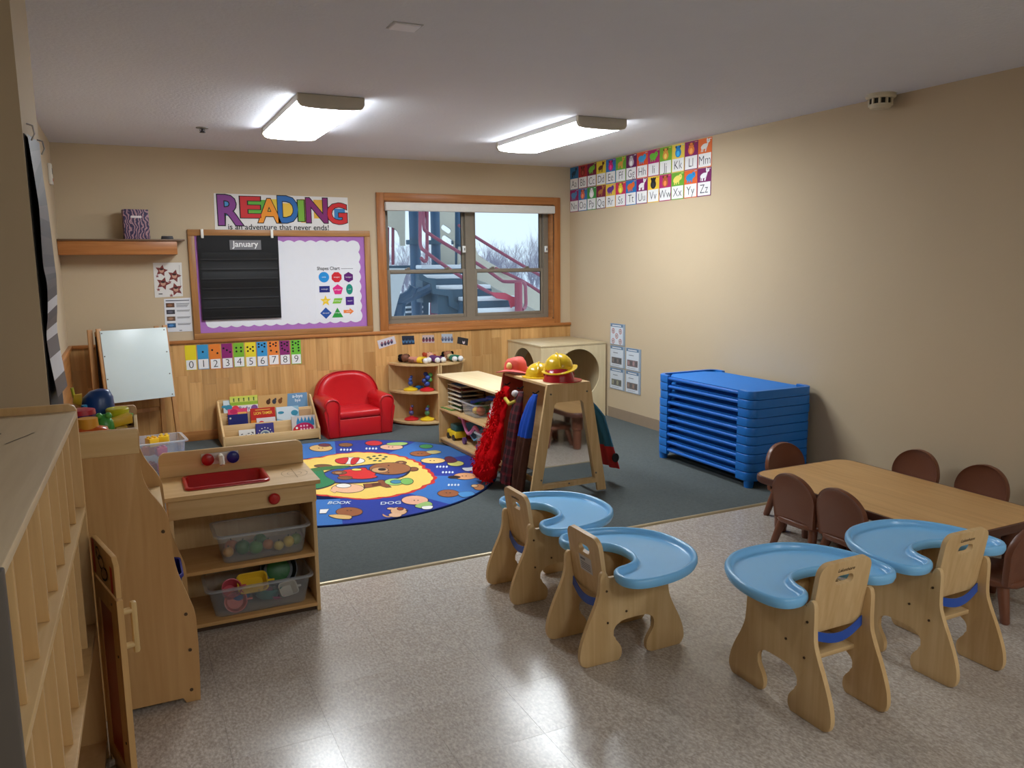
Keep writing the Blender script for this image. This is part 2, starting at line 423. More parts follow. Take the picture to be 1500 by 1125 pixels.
# ------------------------------------------------------------------ ceiling lights and fittings
LENS = glow((0.90, 0.96, 1.0), LAMP)
def light_fixture(cx, label, cy=5.335, lens=None):
    t = thing('ceiling_light', label, 'ceiling light', (cx, cy, H), 0)
    L = 0.615
    prof = [(-0.186, -0.034), (-0.186, -0.042), (-0.172, -0.062)] + [(0.172*math.cos(a), -0.062-0.01*math.sin(a)) for a in [PI-PI*i/10 for i in range(1, 10)]] + [(0.172, -0.062), (0.186, -0.042), (0.186, -0.034)]
    m = MB(paint((232, 232, 230), 0.5, 0.3)); m.box(-0.187, 0.187, -L, L, -0.0335, 0); m.build('housing', t, 0)
    m = MB(lens or LENS); m.prism(prof, 'y', -L, L); m.build('lens', t)
    for s in (-1, 1):
        m = MB(paint((196, 190, 176), 0.5, 0.3)); y0, y1 = sorted((s*L, s*(L+0.035)))
        m.prism([(x*1.03, -0.0005 if z > -0.036 else z*1.03) for x, z in prof], 'y', y0, y1, bev=0.006); m.build('end_cap', t)
    return t
light_fixture(1.14, 'lit fluorescent ceiling fixture above the bulletin board side of the room')
light_fixture(2.95, 'lit fluorescent ceiling fixture in front of the window')
FILL_LENS = glow((0.90, 0.96, 1.0), LAMP*0.6)  # two unseen fixtures added behind the camera to light the near furniture fronts
light_fixture(1.14, 'added dimmer fill light in fixture form, unseen behind the feeding chairs, over the cubby shelf side', -0.9, FILL_LENS)
light_fixture(2.95, 'added dimmer fill light in fixture form, unseen behind the feeding chairs, by the bare wall', -0.9, FILL_LENS)
t = thing('smoke_detector', 'round off-white smoke detector on ceiling at the bare wall', 'smoke detector', (4.065, 3.43, H)); t.scale = (1.35, 1.35, 1.3)
m = MB(paint((206, 196, 170), 0.5)); m.lathe([(0.062, 0), (0.062, -0.012), (0.055, -0.02)], (0, 0, 0), 24); m.build('base', t)
m = MB(paint((22, 20, 18), 0.7)); m.lathe([(0.043, -0.02), (0.043, -0.045)], (0, 0, 0), 24); m.build('vent_ring', t)
m = MB(paint((206, 196, 170), 0.5)); m.lathe([(0.05, -0.044), (0.05, -0.05), (0.038, -0.062), (0.012, -0.065)], (0, 0, 0), 24)
for i in range(10):
    a = 2*PI*i/10; m.box(0.046*math.cos(a)-0.004, 0.046*math.cos(a)+0.004, 0.046*math.sin(a)-0.004, 0.046*math.sin(a)+0.004, -0.047, -0.018)
m.build('cover', t)
t = thing('sprinkler_head', 'small dark metal sprinkler head in the ceiling near the back wall', 'sprinkler', (0.568, 6.1, H))
m = MB(paint((150, 150, 152), 0.35, 0.5, 0.05, 0.8)); m.lathe([(0.042, 0), (0.04, -0.006), (0.02, -0.008)], (0, 0, 0), 20); m.build('escutcheon', t)
m = MB(paint((50, 48, 46), 0.4, 0.5, 0.05, 0.8)); m.cyl((0, 0, -0.006), (0, 0, -0.03), 0.008); m.lathe([(0.02, -0.03), (0.02, -0.034)], (0, 0, 0), 14); m.tube([(0.012, 0, -0.008), (0.016, 0, -0.02), (0.004, 0, -0.032)], 0.003, 6); m.tube([(-0.012, 0, -0.008), (-0.016, 0, -0.02), (-0.004, 0, -0.032)], 0.003, 6); m.build('deflector', t)
t = thing('ceiling_plate', 'flat white rectangular sensor plate on the open ceiling', 'sensor', (1.1, 3.25, H))
m = MB(paint((240, 240, 246), 0.5)); m.box(-0.055, 0.055, -0.045, 0.045, -0.008, 0, 0.002); m.build('cover', t)
m = MB(paint((190, 190, 192), 0.6)); m.box(-0.063, 0.063, -0.052, 0.052, -0.003, 0, 0.001); m.build('base', t)
# ================================================================== things on the walls
BW = frame((0, YB-0.0012, 0), (1, 0, 0), (0, 0, 1))
WN = frame((0, YB-0.0098, 0), (1, 0, 0), (0, 0, 1))          # face of the wainscot
def bx(px, py, Y=YB): p = on_y(Y, px, py); return (p.x, p.z)
def sheet(name, pts, fr, mat, thick=0.0015, parent=None):
    """thin board with a given outline lying on a frame's plane"""
    o, U, V, N = fr; m = MB(mat); n = len(pts)
    a = [m.v(o+U*p[0]+V*p[1]) for p in pts]; b = [m.v(o+U*p[0]+V*p[1]+N*thick) for p in pts]
    m.face(a[::-1]); m.face(b)
    for i in range(n): m.face([a[i], a[(i+1) % n], b[(i+1) % n], b[i]])
    return m.build(name, parent, 0)
def lift(fr, d): return (fr[0]+fr[3]*d, fr[1], fr[2], fr[3])
def rect(x0, x1, y0, y1): return [(x0, y0), (x1, y0), (x1, y1), (x0, y1)]
BLACK, WHITE, GREYT = ink((25, 24, 26)), ink((236, 236, 236)), ink((120, 122, 128))

# ---- banner over the bulletin board (the cartoon figures on it are left out)
q = [bx(313, 283), bx(509, 289.5), bx(511, 339), bx(315, 336.5)]
t = tag(sheet('wall_banner', q[::-1], BW, ink((228, 226, 224)), 0.002), 'white READING banner with colourful patchwork letters above the bulletin board', 'banner')
fr = lift(BW, 0.0026)
def zz(x, y): return bx(260+x*0.2, 260+y*0.2)
for c, x0, y0, x1, y1 in (((96, 176, 60), 500, 165, 650, 270), ((230, 200, 60), 650, 160, 735, 262), ((232, 178, 52), 905, 160, 960, 330), ((226, 172, 60), 1000, 165, 1070, 300), ((70, 140, 200), 330, 160, 400, 280), ((120, 170, 60), 480, 250, 560, 285), ((60, 130, 190), 1150, 230, 1225, 330), ((240, 196, 70), 770, 190, 850, 300)):
    m = MB(ink(c)); a, b = zz(x0, y1), zz(x1, y0); m.flat(rect(a[0], b[0], a[1], b[1]), fr, 0); m.build_print('picture_patch', t)
for ch, x0, x1, y0, y1, c in (('R', 285, 455, 130, 352, (132, 62, 140)), ('E', 455, 600, 145, 300, (205, 46, 50)), ('A', 590, 755, 160, 335, (240, 150, 40)), ('D', 735, 875, 140, 335, (46, 108, 178)), ('I', 885, 925, 170, 325, (124, 178, 60)), ('N', 945, 1095, 155, 335, (130, 40, 110)), ('G', 1098, 1240, 190, 345, (208, 44, 48))):
    m = MB(BLACK); a, b = zz(x0, y1), zz(x1, y0); h = b[1]-a[1]
    vs, _ = text_mesh(ch, 0.03, 'CENTER', 0); w0 = max(v[0] for v in vs)-min(v[0] for v in vs); h0 = max(v[1] for v in vs)-min(v[1] for v in vs)
    s = h/h0; k = (b[0]-a[0])/w0/s; cx = (a[0]+b[0])/2
    m.text(ch, fr, (cx, a[1]+0.012), s, 1, 0.05, sx=k); m.m(ink(c)); m.text(ch, fr, (cx, a[1]+0.012), s, 2, 0.025, sx=k)
    m.build_print('letter', t)
m = MB(BLACK); a = zz(750, 383); m.text('is an adventure that never ends!', fr, a, 0.066, 4, 0.008, sx=1.0); m.build_print('lettering', t)

# ---- bulletin board
bb = thing('bulletin_board', 'wood framed bulletin board with purple scalloped border and white paper', 'bulletin board', (0, YB, 0))
X0, X1, Z0, Z1, FWD = 0.500, 2.046, 0.874, 1.79, 0.052
m = MB(wood((178, 128, 76), (150, 102, 56), 'x')); m.box(X0, X1, -0.024, -0.001, Z0, Z0+FWD, 0.004); m.box(X0, X1, -0.024, -0.001, Z1-FWD, Z1, 0.004)
m.m(wood((178, 128, 76), (150, 102, 56), 'z')); m.box(X0, X0+FWD, -0.0242, -0.001, Z0+FWD, Z1-FWD, 0.004); m.box(X1-FWD, X1, -0.0242, -0.001, Z0+FWD, Z1-FWD, 0.004); m.build('frame', bb)
m = MB(paint((176, 116, 190), 0.7)); n = 120
m.box(X0+FWD, X1-FWD, -0.006, -0.001, Z0+FWD, Z1-FWD)
for i in range(n):
    xx = X0+FWD+(X1-X0-2*FWD)*(i+0.5)/n; m.box(xx-0.003, xx+0.003, -0.008, -0.006, Z0+FWD, Z1-FWD)
m.build('purple_border', bb, 0)
px0, px1, pz0, pz1 = X0+FWD+0.06, X1-FWD-0.058, Z0+FWD+0.055, Z1-FWD-0.05
pts = []
def scal(a, b, n, f):
    for i in range(n*6):
        s = i/(n*6); pts.append(f(a+(b-a)*s, abs(math.sin(PI*s*n))*0.016))
scal(px0, px1, 14, lambda x, d: (x, pz0-d)); scal(pz0, pz1, 8, lambda z, d: (px1+d, z)); scal(px1, px0, 14, lambda x, d: (x, pz1+d)); scal(pz1, pz0, 8, lambda z, d: (px0-d, z))
sheet('paper', pts, frame((0, -0.0085, 0), (1, 0, 0), (0, 0, 1)), ink((226, 228, 234)), 0.001, bb)
# pocket chart hung on the board
pc = thing('calendar_pocket_chart', 'black calendar pocket chart clipped to the bulletin board', 'pocket chart', (0, YB-0.026, 0))
c0, c1, c2, c3 = zz(140, 425), zz(730, 428), zz(757, 1025), zz(182, 1045)
def chart(u, v):
    x = (c0[0]*(1-u)+c1[0]*u)*(1-v)+(c3[0]*(1-u)+c2[0]*u)*v; z = (c0[1]*(1-u)+c1[1]*u)*(1-v)+(c3[1]*(1-u)+c2[1]*u)*v
    return (x, -0.004-0.004*math.sin(v*9)**2, z)
m = MB(paint((13, 13, 15), 0.6, 0.3, 0.1)); m.grid(chart, 8, 30); o = m.build('backing', pc)
for k in range(7):
    v0 = 0.2+k*0.115
    m = MB(clear((16, 16, 19), 0.5, 0.35)); m.grid(lambda u, v: tuple(Vector(chart(0.03+0.94*u, v0+v*0.075))+Vector((0, -0.004-0.003*v, 0))), 6, 3); m.build('pocket', pc)
    m = MB(paint((26, 26, 29), 0.5)); m.grid(lambda u, v: tuple(Vector(chart(0.02+0.96*u, v0+0.075+v*0.012))+Vector((0, -0.007, 0))), 6, 1); m.build('pocket_hem', pc)
for i, xx in enumerate((177, 686)):
    a = zz(xx, 410); tc_ = tag(MB(paint((235, 233, 225), 0.4)).box(a[0]-0.011, a[0]+0.011, YB-0.045, YB-0.0315, a[1]-0.04, a[1]+0.035, 0.004).build('clip'), ('white clip at the pocket chart corner by the purple border', 'white clip at the pocket chart corner next to the white paper')[i], 'clip', 'clips on the pocket chart')
fj = frame((0, YB-0.039, 0), (1, 0, 0), (0, 0, 1))
a, b = zz(380, 530), zz(605, 460)
jt = tag(sheet('month_card', rect(a[0], b[0], a[1], b[1]), fj, ink((118, 118, 122)), 0.001), 'grey January name card on the black pocket chart', 'card')
m = MB(ink((240, 240, 240))); m.text('January', lift(fj, 0.0016), ((a[0]+b[0])/2, a[1]+0.025), 0.07, 0, 0.012); m.build_print('lettering', jt)
# shape chart
fs = frame((0, YB-0.0102, 0), (1, 0, 0), (0, 0, 1))
a, b = zz(1015, 1040), zz(1300, 645)
sc_ = tag(sheet('shape_chart', rect(a[0], b[0], a[1], b[1]), fs, ink((228, 230, 236)), 0.001), 'shapes chart of twelve coloured shapes on the bulletin board paper', 'chart')
fs = lift(fs, 0.0016)
m = MB(BLACK); c = zz(1103, 677); m.text('Shapes Chart', fs, c, 0.042, 1, 0.012, sx=0.9); c = zz(1195, 670); m.m(GREYT); m.flat(rect(c[0], c[0]+0.11, c[1], c[1]+0.004), fs, 1); m.build_print('title', sc_)
R0 = 0.047
def shp(kind, cx, cy):
    if kind == 'circle': return circ(cx, cy, R0)
    if kind == 'octagon': return ngon(cx, cy, R0*1.03, 8, PI/8)
    if kind == 'hexagon': return ngon(cx, cy, R0, 6)
    if kind == 'rectangle': return rect(cx-R0, cx+R0, cy-R0*0.6, cy+R0*0.6)
    if kind == 'pentagon': return ngon(cx, cy, R0*1.05, 5)
    if kind == 'oval': return circ(cx, cy, R0*0.66, R0)
    if kind == 'star': return star(cx, cy, R0*1.1)
    if kind == 'parallelogram': return [(cx-R0, cy-R0*0.5), (cx+R0*0.6, cy-R0*0.5), (cx+R0, cy+R0*0.5), (cx-R0*0.6, cy+R0*0.5)]
    if kind == 'square': return rect(cx-R0*0.8, cx+R0*0.8, cy-R0*0.8, cy+R0*0.8)
    if kind == 'diamond': return ngon(cx, cy, R0*1.1, 4)
    if kind == 'triangle': return [(cx-R0*1.1, cy-R0*0.9), (cx+R0*1.1, cy-R0*0.9), (cx, cy+R0)]
    return [(cx-R0, cy-R0*0.3), (cx+R0*0.2, cy-R0*0.3), (cx+R0*0.2, cy-R0*0.65), (cx+R0, cy), (cx+R0*0.2, cy+R0*0.65), (cx+R0*0.2, cy+R0*0.3), (cx-R0, cy+R0*0.3)]
for kind, x, y, c in (('circle', 1070, 730, (30, 140, 212)), ('octagon', 1163, 730, (206, 34, 46)), ('hexagon', 1250, 730, (92, 24, 110)), ('rectangle', 1075, 818, (30, 40, 120)), ('pentagon', 1172, 822, (220, 40, 130)), ('oval', 1257, 818, (22, 138, 118)), ('star', 1083, 903, (236, 200, 50)), ('parallelogram', 1170, 903, (126, 190, 56)), ('square', 1260, 903, (72, 32, 130)), ('diamond', 1085, 993, (32, 76, 156)), ('triangle', 1170, 990, (40, 150, 60)), ('arrow', 1252, 980, (236, 130, 60))):
    c2 = zz(x, y); m = MB(ink(c)); m.flat(shp(kind, *c2), fs, 1); m.m(WHITE); m.text(kind, fs, (c2[0], c2[1]-0.004), 0.017, 2); m.build_print(kind, sc_)

# ---- posters left of the board
def poster(px, fr, name, label, cat, mat):
    pts = [bx(*q) for q in px]; return tag(sheet(name, pts[::-1], fr, mat), label, cat), pts
t, q = poster([(224, 385), (266, 384.5), (268, 434), (227, 436)], BW, 'star_poster', 'white poster with four brown paper stars under the wall shelf', 'poster', ink((222, 220, 216)))
f2 = lift(BW, 0.0022); m = MB(ink((120, 118, 116))); cx, cz = (q[0][0]+q[2][0])/2, (q[0][1]+q[2][1])/2
m.flat(rect(q[1][0]-0.022, q[1][0]-0.02, q[2][1]+0.02, q[1][1]-0.02), f2, 0)
for dx, dz, r in ((-0.045, 0.075, 0.05), (0.05, 0.03, 0.055), (-0.04, -0.03, 0.055), (0.055, -0.08, 0.055)):
    m.m(ink((124, 58, 56))); m.flat(star(cx+dx, cz+dz, r, 5, 0.5, random.uniform(1.2, 2)), f2, 1); m.m(ink((196, 150, 130))); m.flat(circ(cx+dx, cz+dz, r*0.36, n=10), f2, 2); m.m(ink((60, 34, 36))); m.flat(circ(cx+dx, cz+dz+r*0.22, r*0.3, r*0.16, 10), f2, 3)
    m.m(ink((150, 90, 90))); m.flat(star(cx+dx-r*0.7, cz+dz-r*0.9, r*0.3), f2, 1)
m.m(BLACK); m.flat(rect(cx-0.08, cx-0.05, q[2][1]+0.02, q[2][1]+0.027), f2, 1); m.build_print('print', t)
t, q = poster([(240, 438), (279, 436), (282, 485), (242.5, 486.5)], BW, 'information_sheet', 'white information sheet with four small photos beside the bulletin board', 'poster', ink((220, 222, 226)))
m = MB(ink((40, 44, 70))); x0, x1, zt = q[0][0]+0.012, q[1][0]-0.012, q[1][1]-0.018
m.flat(rect(x0, x1, zt-0.006, zt), f2, 1)
for i, c in enumerate(((96, 66, 48), (66, 66, 74), (110, 84, 66), (54, 92, 132))):
    z1 = zt-0.022-i*0.056; m.m(ink(c)); m.flat(rect(x0, x0+0.065, z1-0.036, z1), f2, 1)
    m.m(ink(tuple(int(v*1.5) for v in c))); m.flat(circ(x0+0.03, z1-0.018, 0.02, 0.01, 10), f2, 2)
    m.m(GREYT)
    for k in range(4 if i == 0 else 2): m.flat(rect(x0+0.08, x1-0.006*k, z1-0.008-k*0.009, z1-0.004-k*0.009), f2, 1)
m.m(BLACK); m.flat(rect(x0+0.09, x0+0.11, q[2][1]+0.008, q[2][1]+0.013), f2, 1); m.build_print('print', t)

# ---- number cards
NC = [(232, 212, 40), (60, 150, 200), (230, 128, 50), (140, 40, 110), (120, 180, 50), (232, 214, 50), (60, 150, 206), (232, 130, 56), (140, 44, 112), (110, 190, 60)]
NAME = ['yellow', 'blue', 'orange', 'purple', 'green', 'yellow', 'blue', 'orange', 'purple', 'green']
WORD = ['zero', 'one', 'two', 'three', 'four', 'five', 'six', 'seven', 'eight', 'nine']
DOT = {0: [], 1: [(0, 0)], 2: [(-.5, .25), (.45, -.25)], 3: [(-.6, .4), (0, .1), (.6, -.2)], 4: [(-.45, .35), (.45, .35), (-.45, -.2), (.45, -.2)], 5: [(-.55, .4), (.5, .4), (0, .1), (-.5, -.2), (.5, -.2)],
       6: [(-.6, .8), (.55, .8), (0, .6), (-.6, .35), (.5, .35), (.05, -.4)], 7: [(-.6, .8), (.55, .8), (0, .6), (-.6, .35), (.5, .35), (-.5, -.35), (.6, -.6)], 8: [(-.6, .8), (.55, .8), (0, .6), (-.6, .35), (.5, .35), (-.5, -.1), (.0, -.35), (.6, -.6)],
       9: [(-.6, .85), (.55, .85), (0, .65), (-.6, .4), (.5, .4), (-.6, -.15), (.55, -.1), (-.6, -.6), (.55, -.55)]}
for i in range(10):
    x0 = 0.417+i*0.0972; x1 = x0+0.087; z0, z1 = 0.617+0.003*math.sin(i*2), 0.829
    t = tag(sheet('number_card', rect(x0, x1, z0, z1), WN, ink(NC[i]), 0.0012), '%s number card with the numeral %s and %s taped to the panelling' % (NAME[i], WORD[i], 'no dots' if i == 0 else 'one dot' if i == 1 else WORD[i]+' dots'), 'card', 'number cards')
    f2 = lift(WN, 0.0018); m = MB(WHITE); zs = z0+0.086; m.flat(rect(x0+0.004, x1-0.004, z0+0.004, zs), f2, 0)
    m.m(BLACK); m.text(str(i), f2, ((x0+x1)/2, z0+0.018), 0.088, 1, -0.012); m.build_print('numeral', t)
    if i:
        cx, cz = (x0+x1)/2, (zs+z1)/2
        for dx, dz in DOT[i]: m = MB(BLACK); m.flat(circ(cx+dx*0.043, cz+dz*0.057, 0.0085, n=12), f2, 0); m.build_print('dot', t)

# ---- five little photographs on the panelling
for i, (px, c, c2, c3, lab) in enumerate((
    ([(552, 499), (577, 492), (580, 503), (555, 511)], (206, 200, 208), (70, 60, 90), (150, 96, 110), 'tilted snapshot of four faces on white taped to panelling'),
    ([(588, 492), (606, 491.5), (607, 504), (589, 505)], (36, 44, 62), (70, 110, 150), (30, 34, 50), 'dark blue group snapshot taped to panelling'),
    ([(618, 491), (635, 490.5), (636, 502), (618, 502)], (190, 170, 170), (110, 50, 70), (60, 60, 70), 'snapshot with a dark red group taped to panelling'),
    ([(646, 489), (662, 489), (663, 502), (647, 502)], (170, 180, 196), (80, 90, 120), (130, 120, 130), 'pale blue grey snapshot taped to panelling'),
    ([(670, 493), (685.5, 496), (684.5, 506), (669, 503)], (52, 48, 50), (214, 196, 200), (40, 40, 40), 'small dark snapshot with a pale figure taped to panelling'))):
    pts = [bx(*q) for q in px][::-1]; t = tag(sheet('snapshot', pts, WN, ink(c), 0.0008), lab, 'photograph', 'snapshots on the panelling')
    cx, cz = sum(p[0] for p in pts)/4, sum(p[1] for p in pts)/4; m = MB(ink(c2)); f2 = lift(WN, 0.0014)
    a = pts[2][0]-pts[3][0]; b = pts[2][1]-pts[3][1]; L = math.hypot(a, b); a, b = a/L, b/L
    for k in range(4 if i != 4 else 1):
        d = (k-1.5)*0.032 if i != 4 else 0.01
        m.m(ink(c2)); m.flat(circ(cx+d*a, cz+d*b-0.008, 0.014, 0.02, 10), f2, 0); m.m(ink(c3)); m.flat(circ(cx+d*a, cz+d*b+0.006, 0.009, 0.012, 10), f2, 1)
    m.build_print('picture', t)

# ---- alphabet cards on the right wall
RWF = frame((XR-0.0012, 0, 0), (0, -1, 0), (0, 0, 1))
AL = [('blue', (46, 112, 160), (30, 60, 80), 2), ('red', (170, 44, 50), (120, 40, 30), 1), ('dark magenta', (120, 26, 66), (110, 180, 60), 0), ('yellow', (232, 206, 60), (96, 52, 30), 2), ('blue', (50, 120, 190), (206, 40, 120), 1), ('green', (110, 176, 56), (220, 160, 70), 2), ('purple', (104, 30, 90), (206, 196, 204), 1), ('orange red', (226, 84, 44), (70, 160, 214), 0), ('magenta', (176, 34, 110), (110, 196, 60), 0), ('green', (120, 176, 50), (236, 160, 70), 1), ('yellow', (236, 206, 80), (40, 140, 212), 1), ('purple', (136, 30, 100), (236, 130, 60), 1), ('orange', (226, 110, 50), (226, 226, 220), 2),
      ('magenta', (150, 36, 100), (90, 140, 190), 0), ('blue', (56, 120, 180), (220, 110, 80), 1), ('green', (60, 150, 70), (236, 236, 236), 1), ('dark magenta', (120, 26, 60), (180, 120, 60), 2), ('yellow', (232, 196, 70), (110, 60, 150), 0), ('red', (206, 50, 90), (236, 206, 60), 1), ('blue', (40, 120, 190), (230, 110, 50), 0), ('purple', (130, 26, 100), (240, 240, 240), 2), ('yellow', (240, 200, 60), (30, 30, 34), 1), ('magenta', (180, 40, 110), (190, 100, 50), 1), ('green', (110, 170, 50), (236, 220, 110), 0), ('orange', (226, 100, 40), (40, 140, 206), 0), ('purple', (120, 26, 96), (236, 236, 240), 2)]
CWD = 0.1682
for i in range(26):
    col, bgc, an, kind = AL[i]; r, c = divmod(i, 13); u0 = -(YB-0.006)+c*CWD; u1 = u0+CWD-0.003
    z1 = (2.432 if r == 0 else 2.208); z0 = z1-(0.221 if r == 0 else 0.216)
    L = chr(65+i)
    t = tag(sheet('alphabet_card', rect(u0, u1, z0, z1), RWF, ink(bgc), 0.0012), '%s topped alphabet card %s%s on the bare tan wall' % (col, L, L.lower()), 'card', 'alphabet cards')
    f2 = lift(RWF, 0.0018); zs = z0+0.108
    m = MB(WHITE); m.flat(rect(u0+0.007, u1-0.007, z0+0.006, zs), f2, 0); m.m(ink((40, 44, 60))); m.text(L+L.lower(), f2, ((u0+u1)/2, z0+0.024), 0.098, 1, -0.012); m.build_print('lettering', t)
    m = MB(ink(an)); cx, cz = (u0+u1)/2, (zs+z1)/2; rr = random.Random(i)
    lighter = tuple(min(255, int(v*1.25+20)) for v in an); dark = tuple(int(v*0.55) for v in an)
    if kind == 0:
        m.flat(circ(cx-0.01, cz, 0.05, 0.028, 16, rr.uniform(-.3, .3)), f2, 0); m.flat(circ(cx+0.035, cz+0.015, 0.024, n=12), f2, 1)
        for d in (-0.04, -0.015, 0.015): m.flat(rect(cx+d-0.006, cx+d+0.006, cz-0.042, cz-0.01), f2, 0)
        ey = [(cx+0.04, cz+0.02)]
    elif kind == 1:
        m.flat(circ(cx, cz-0.012, 0.04, 0.036, 16), f2, 0); m.flat(circ(cx, cz+0.02, 0.03, 0.026, 14), f2, 1); m.m(ink(dark)); m.flat(circ(cx-0.027, cz+0.036, 0.011, n=10), f2, 1); m.flat(circ(cx+0.027, cz+0.036, 0.011, n=10), f2, 1); m.m(ink(lighter)); m.flat(circ(cx, cz-0.018, 0.02, 0.022, 12), f2, 2)
        ey = [(cx-0.011, cz+0.025), (cx+0.011, cz+0.025)]
    else:
        m.flat(circ(cx-0.008, cz-0.004, 0.042, 0.02, 14, 0.2), f2, 0); m.flat([(cx+0.015, cz), (cx+0.03, cz+0.035), (cx+0.045, cz+0.03), (cx+0.03, cz-0.008)], f2, 0); m.flat(circ(cx+0.04, cz+0.033, 0.021, 0.014, 12), f2, 1)
        for d in (-0.04, -0.025, 0.008, 0.022): m.flat([(cx+d, cz), (cx+d+0.009, cz), (cx+d+0.012*rr.uniform(-1, 1), cz-0.044), (cx+d-0.008, cz-0.044)], f2, 0)
        m.m(ink(lighter)); m.flat([(cx+0.02, cz+0.04), (cx+0.026, cz+0.058), (cx+0.034, cz+0.044)], f2, 2); ey = [(cx+0.042, cz+0.037)]
    m.m(BLACK)
    for e in ey: m.flat(circ(*e, 0.0035, n=8), f2, 3)
    m.m(ink(lighter)); m.flat(rect(u1-0.04, u1-0.008, z1-0.012, z1-0.008), f2, 0)
    m.build_print('picture', t)

# ---- acrylic picture holders on the right wall
ACR = clear((230, 238, 244), 0.06, 0.05)
for i, (y0, y1, z0, z1, lab) in enumerate(((6.435, 6.19, 0.712, 0.913, 'clear photo holder with five red rimmed circles, top of group beside play cube'), (6.435, 6.185, 0.498, 0.703, 'clear photo holder with a row of figures, directly under the red circles sheet'), (6.165, 5.93, 0.498, 0.703, 'upper clear photo holder with reddish picture, outer column beside play cube'), (6.435, 6.185, 0.288, 0.49, 'lower clear photo holder with small greenish picture next to play cube'), (6.165, 5.93, 0.288, 0.49, 'lower clear photo holder with wide brown picture, outer column'))):
    t = thing('photo_holder', lab, 'photo holder', (XR-0.001, 0, 0), 0, 'photo holders beside the play cube')
    m = MB(paint((150, 166, 182), 0.4)); m.box(-0.004, 0, y1, y0, z0, z1); m.build('backing', t, 0)
    fr = frame((-0.0048, 0, 0), (0, -1, 0), (0, 0, 1)); u0, u1 = -y0+0.006, -y1-0.03
    m = MB(ink((222, 226, 232))); m.flat(rect(u0, u1, z0+0.006, z1-0.004), fr, 0); m.m(ink((70, 112, 150))); m.flat(rect(u0, u1, z1-0.032, z1-0.004), fr, 1); m.m(WHITE); m.flat(rect(u0+0.03, u1-0.03, z1-0.024, z1-0.014), fr, 2)
    cx = (u0+u1)/2
    if i == 0:
        for dx, dz in ((-.06, .045), (.06, .045), (0, 0), (-.06, -.05), (.06, -.05)):
            m.m(ink((178, 60, 60))); m.flat(circ(cx+dx, z0+0.085+dz, 0.026, n=16), fr, 1); m.m(ink((216, 206, 204))); m.flat(circ(cx+dx, z0+0.085+dz, 0.019, n=14), fr, 2); m.m(ink((150, 110, 100))); m.flat(circ(cx+dx, z0+0.085+dz, 0.01, n=10), fr, 3)
    else:
        m.m(GREYT); m.flat(rect(cx-0.06, cx+0.02, z1-0.07, z1-0.063), fr, 1)
        c = [(0, 0, 0), (74, 58, 50), (110, 78, 76), (96, 92, 66), (90, 66, 52)][i]
        m.m(ink(c)); m.flat(rect(cx-0.085, cx+0.085, z0+0.035, z0+0.095), fr, 1)
        for k in range(4): m.m(ink(tuple(int(v*(0.5 if k % 2 else 1.6)) for v in c))); m.flat(circ(cx-0.06+k*0.04, z0+0.066, 0.014, 0.022, 10), fr, 2)
        m.m(GREYT); m.flat(rect(cx-0.08, cx+0.05, z0+0.018, z0+0.021), fr, 1)
    m.build_print('sheet', t)
    m = MB(ACR); m.box(-0.012, -0.008, y1, y0, z0, z1); m.build('acrylic_front', t, 0)

# ---- wall shelf with bag and small box
t = thing('wall_shelf', 'oak wall shelf across the corner above the easel', 'shelf', (0, YB, 0))
m = MB(oak('x')); m.box(XL+0.002, 0.405, -0.2, -0.182, 1.583, 1.69, 0.003); m.box(XL+0.002, 0.405, -0.182, -0.001, 1.583, 1.6); m.box(0.387, 0.405, -0.182, -0.001, 1.6, 1.69); m.build('box_front', t)
m = MB(wood((120, 92, 66), (98, 74, 54), 'x')); m.box(XL+0.002, 0.465, -0.215, -0.001, 1.69, 1.704, 0.003); m.build('top_board', t)
def batik():
    m, nt, b = _new('purple_swirl'); tc = nt.nodes.new('ShaderNodeTexCoord'); w = nt.nodes.new('ShaderNodeTexWave')
    w.inputs['Scale'].default_value = 14; w.inputs['Distortion'].default_value = 14; w.inputs['Detail'].default_value = 2; nt.links.new(tc.outputs['Object'], w.inputs['Vector'])
    rp = nt.nodes.new('ShaderNodeValToRGB'); rp.color_ramp.elements[0].color = (*srgb((46, 34, 72)), 1); rp.color_ramp.elements[1].color = (*srgb((170, 130, 140)), 1); rp.color_ramp.elements[0].position = 0.35
    nt.links.new(w.outputs['Fac'], rp.inputs['Fac']); nt.links.new(rp.outputs['Color'], b.inputs['Base Color']); b.inputs['Roughness'].default_value = 0.6; return m
t = thing('patterned_box', 'purple swirl patterned storage box standing on the oak wall shelf', 'box', (0.118, YB-0.11, 1.7045), 0.12)
m = MB(batik()); m.box(-0.092, 0.092, -0.05, 0.05, 0, 0.232, 0.003); m.build('body', t)
m = MB(paint((214, 206, 204), 0.5)); m.prism(rrect(-0.04, 0.04, 0.165, 0.182, 0.008), 'y', -0.0525, -0.05); m.build('label_slot', t)
t = thing('small_case', 'small flat black case lying on the end of the wall shelf', 'case', (0.34, YB-0.12, 1.7045))
m = MB(paint((44, 40, 44), 0.4)); m.box(-0.045, 0.045, -0.03, 0.03, 0, 0.018, 0.004); m.build('body', t); m = MB(paint((70, 66, 70), 0.4)); m.box(-0.043, 0.043, -0.028, 0.028, 0.018, 0.027, 0.004); m.build('lid', t)
# thermostat on the alcove's left wall
p = on_x(XL, 71, 255)
t = thing('wall_thermostat', 'white thermostat on the far end of the left wall', 'thermostat', (XL, min(p.y, 6.95), p.z))
m = MB(paint((226, 220, 206), 0.4)); m.box(0, 0.025, -0.04, 0.04, -0.075, 0.075, 0.005); m.build('case', t)
m = MB(paint((90, 86, 80), 0.3)); m.box(0.025, 0.027, -0.02, 0.02, 0.0, 0.04); m.m(paint((200, 60, 40), 0.4)); m.box(0.025, 0.028, -0.006, 0.006, -0.05, -0.03); m.build('display', t)

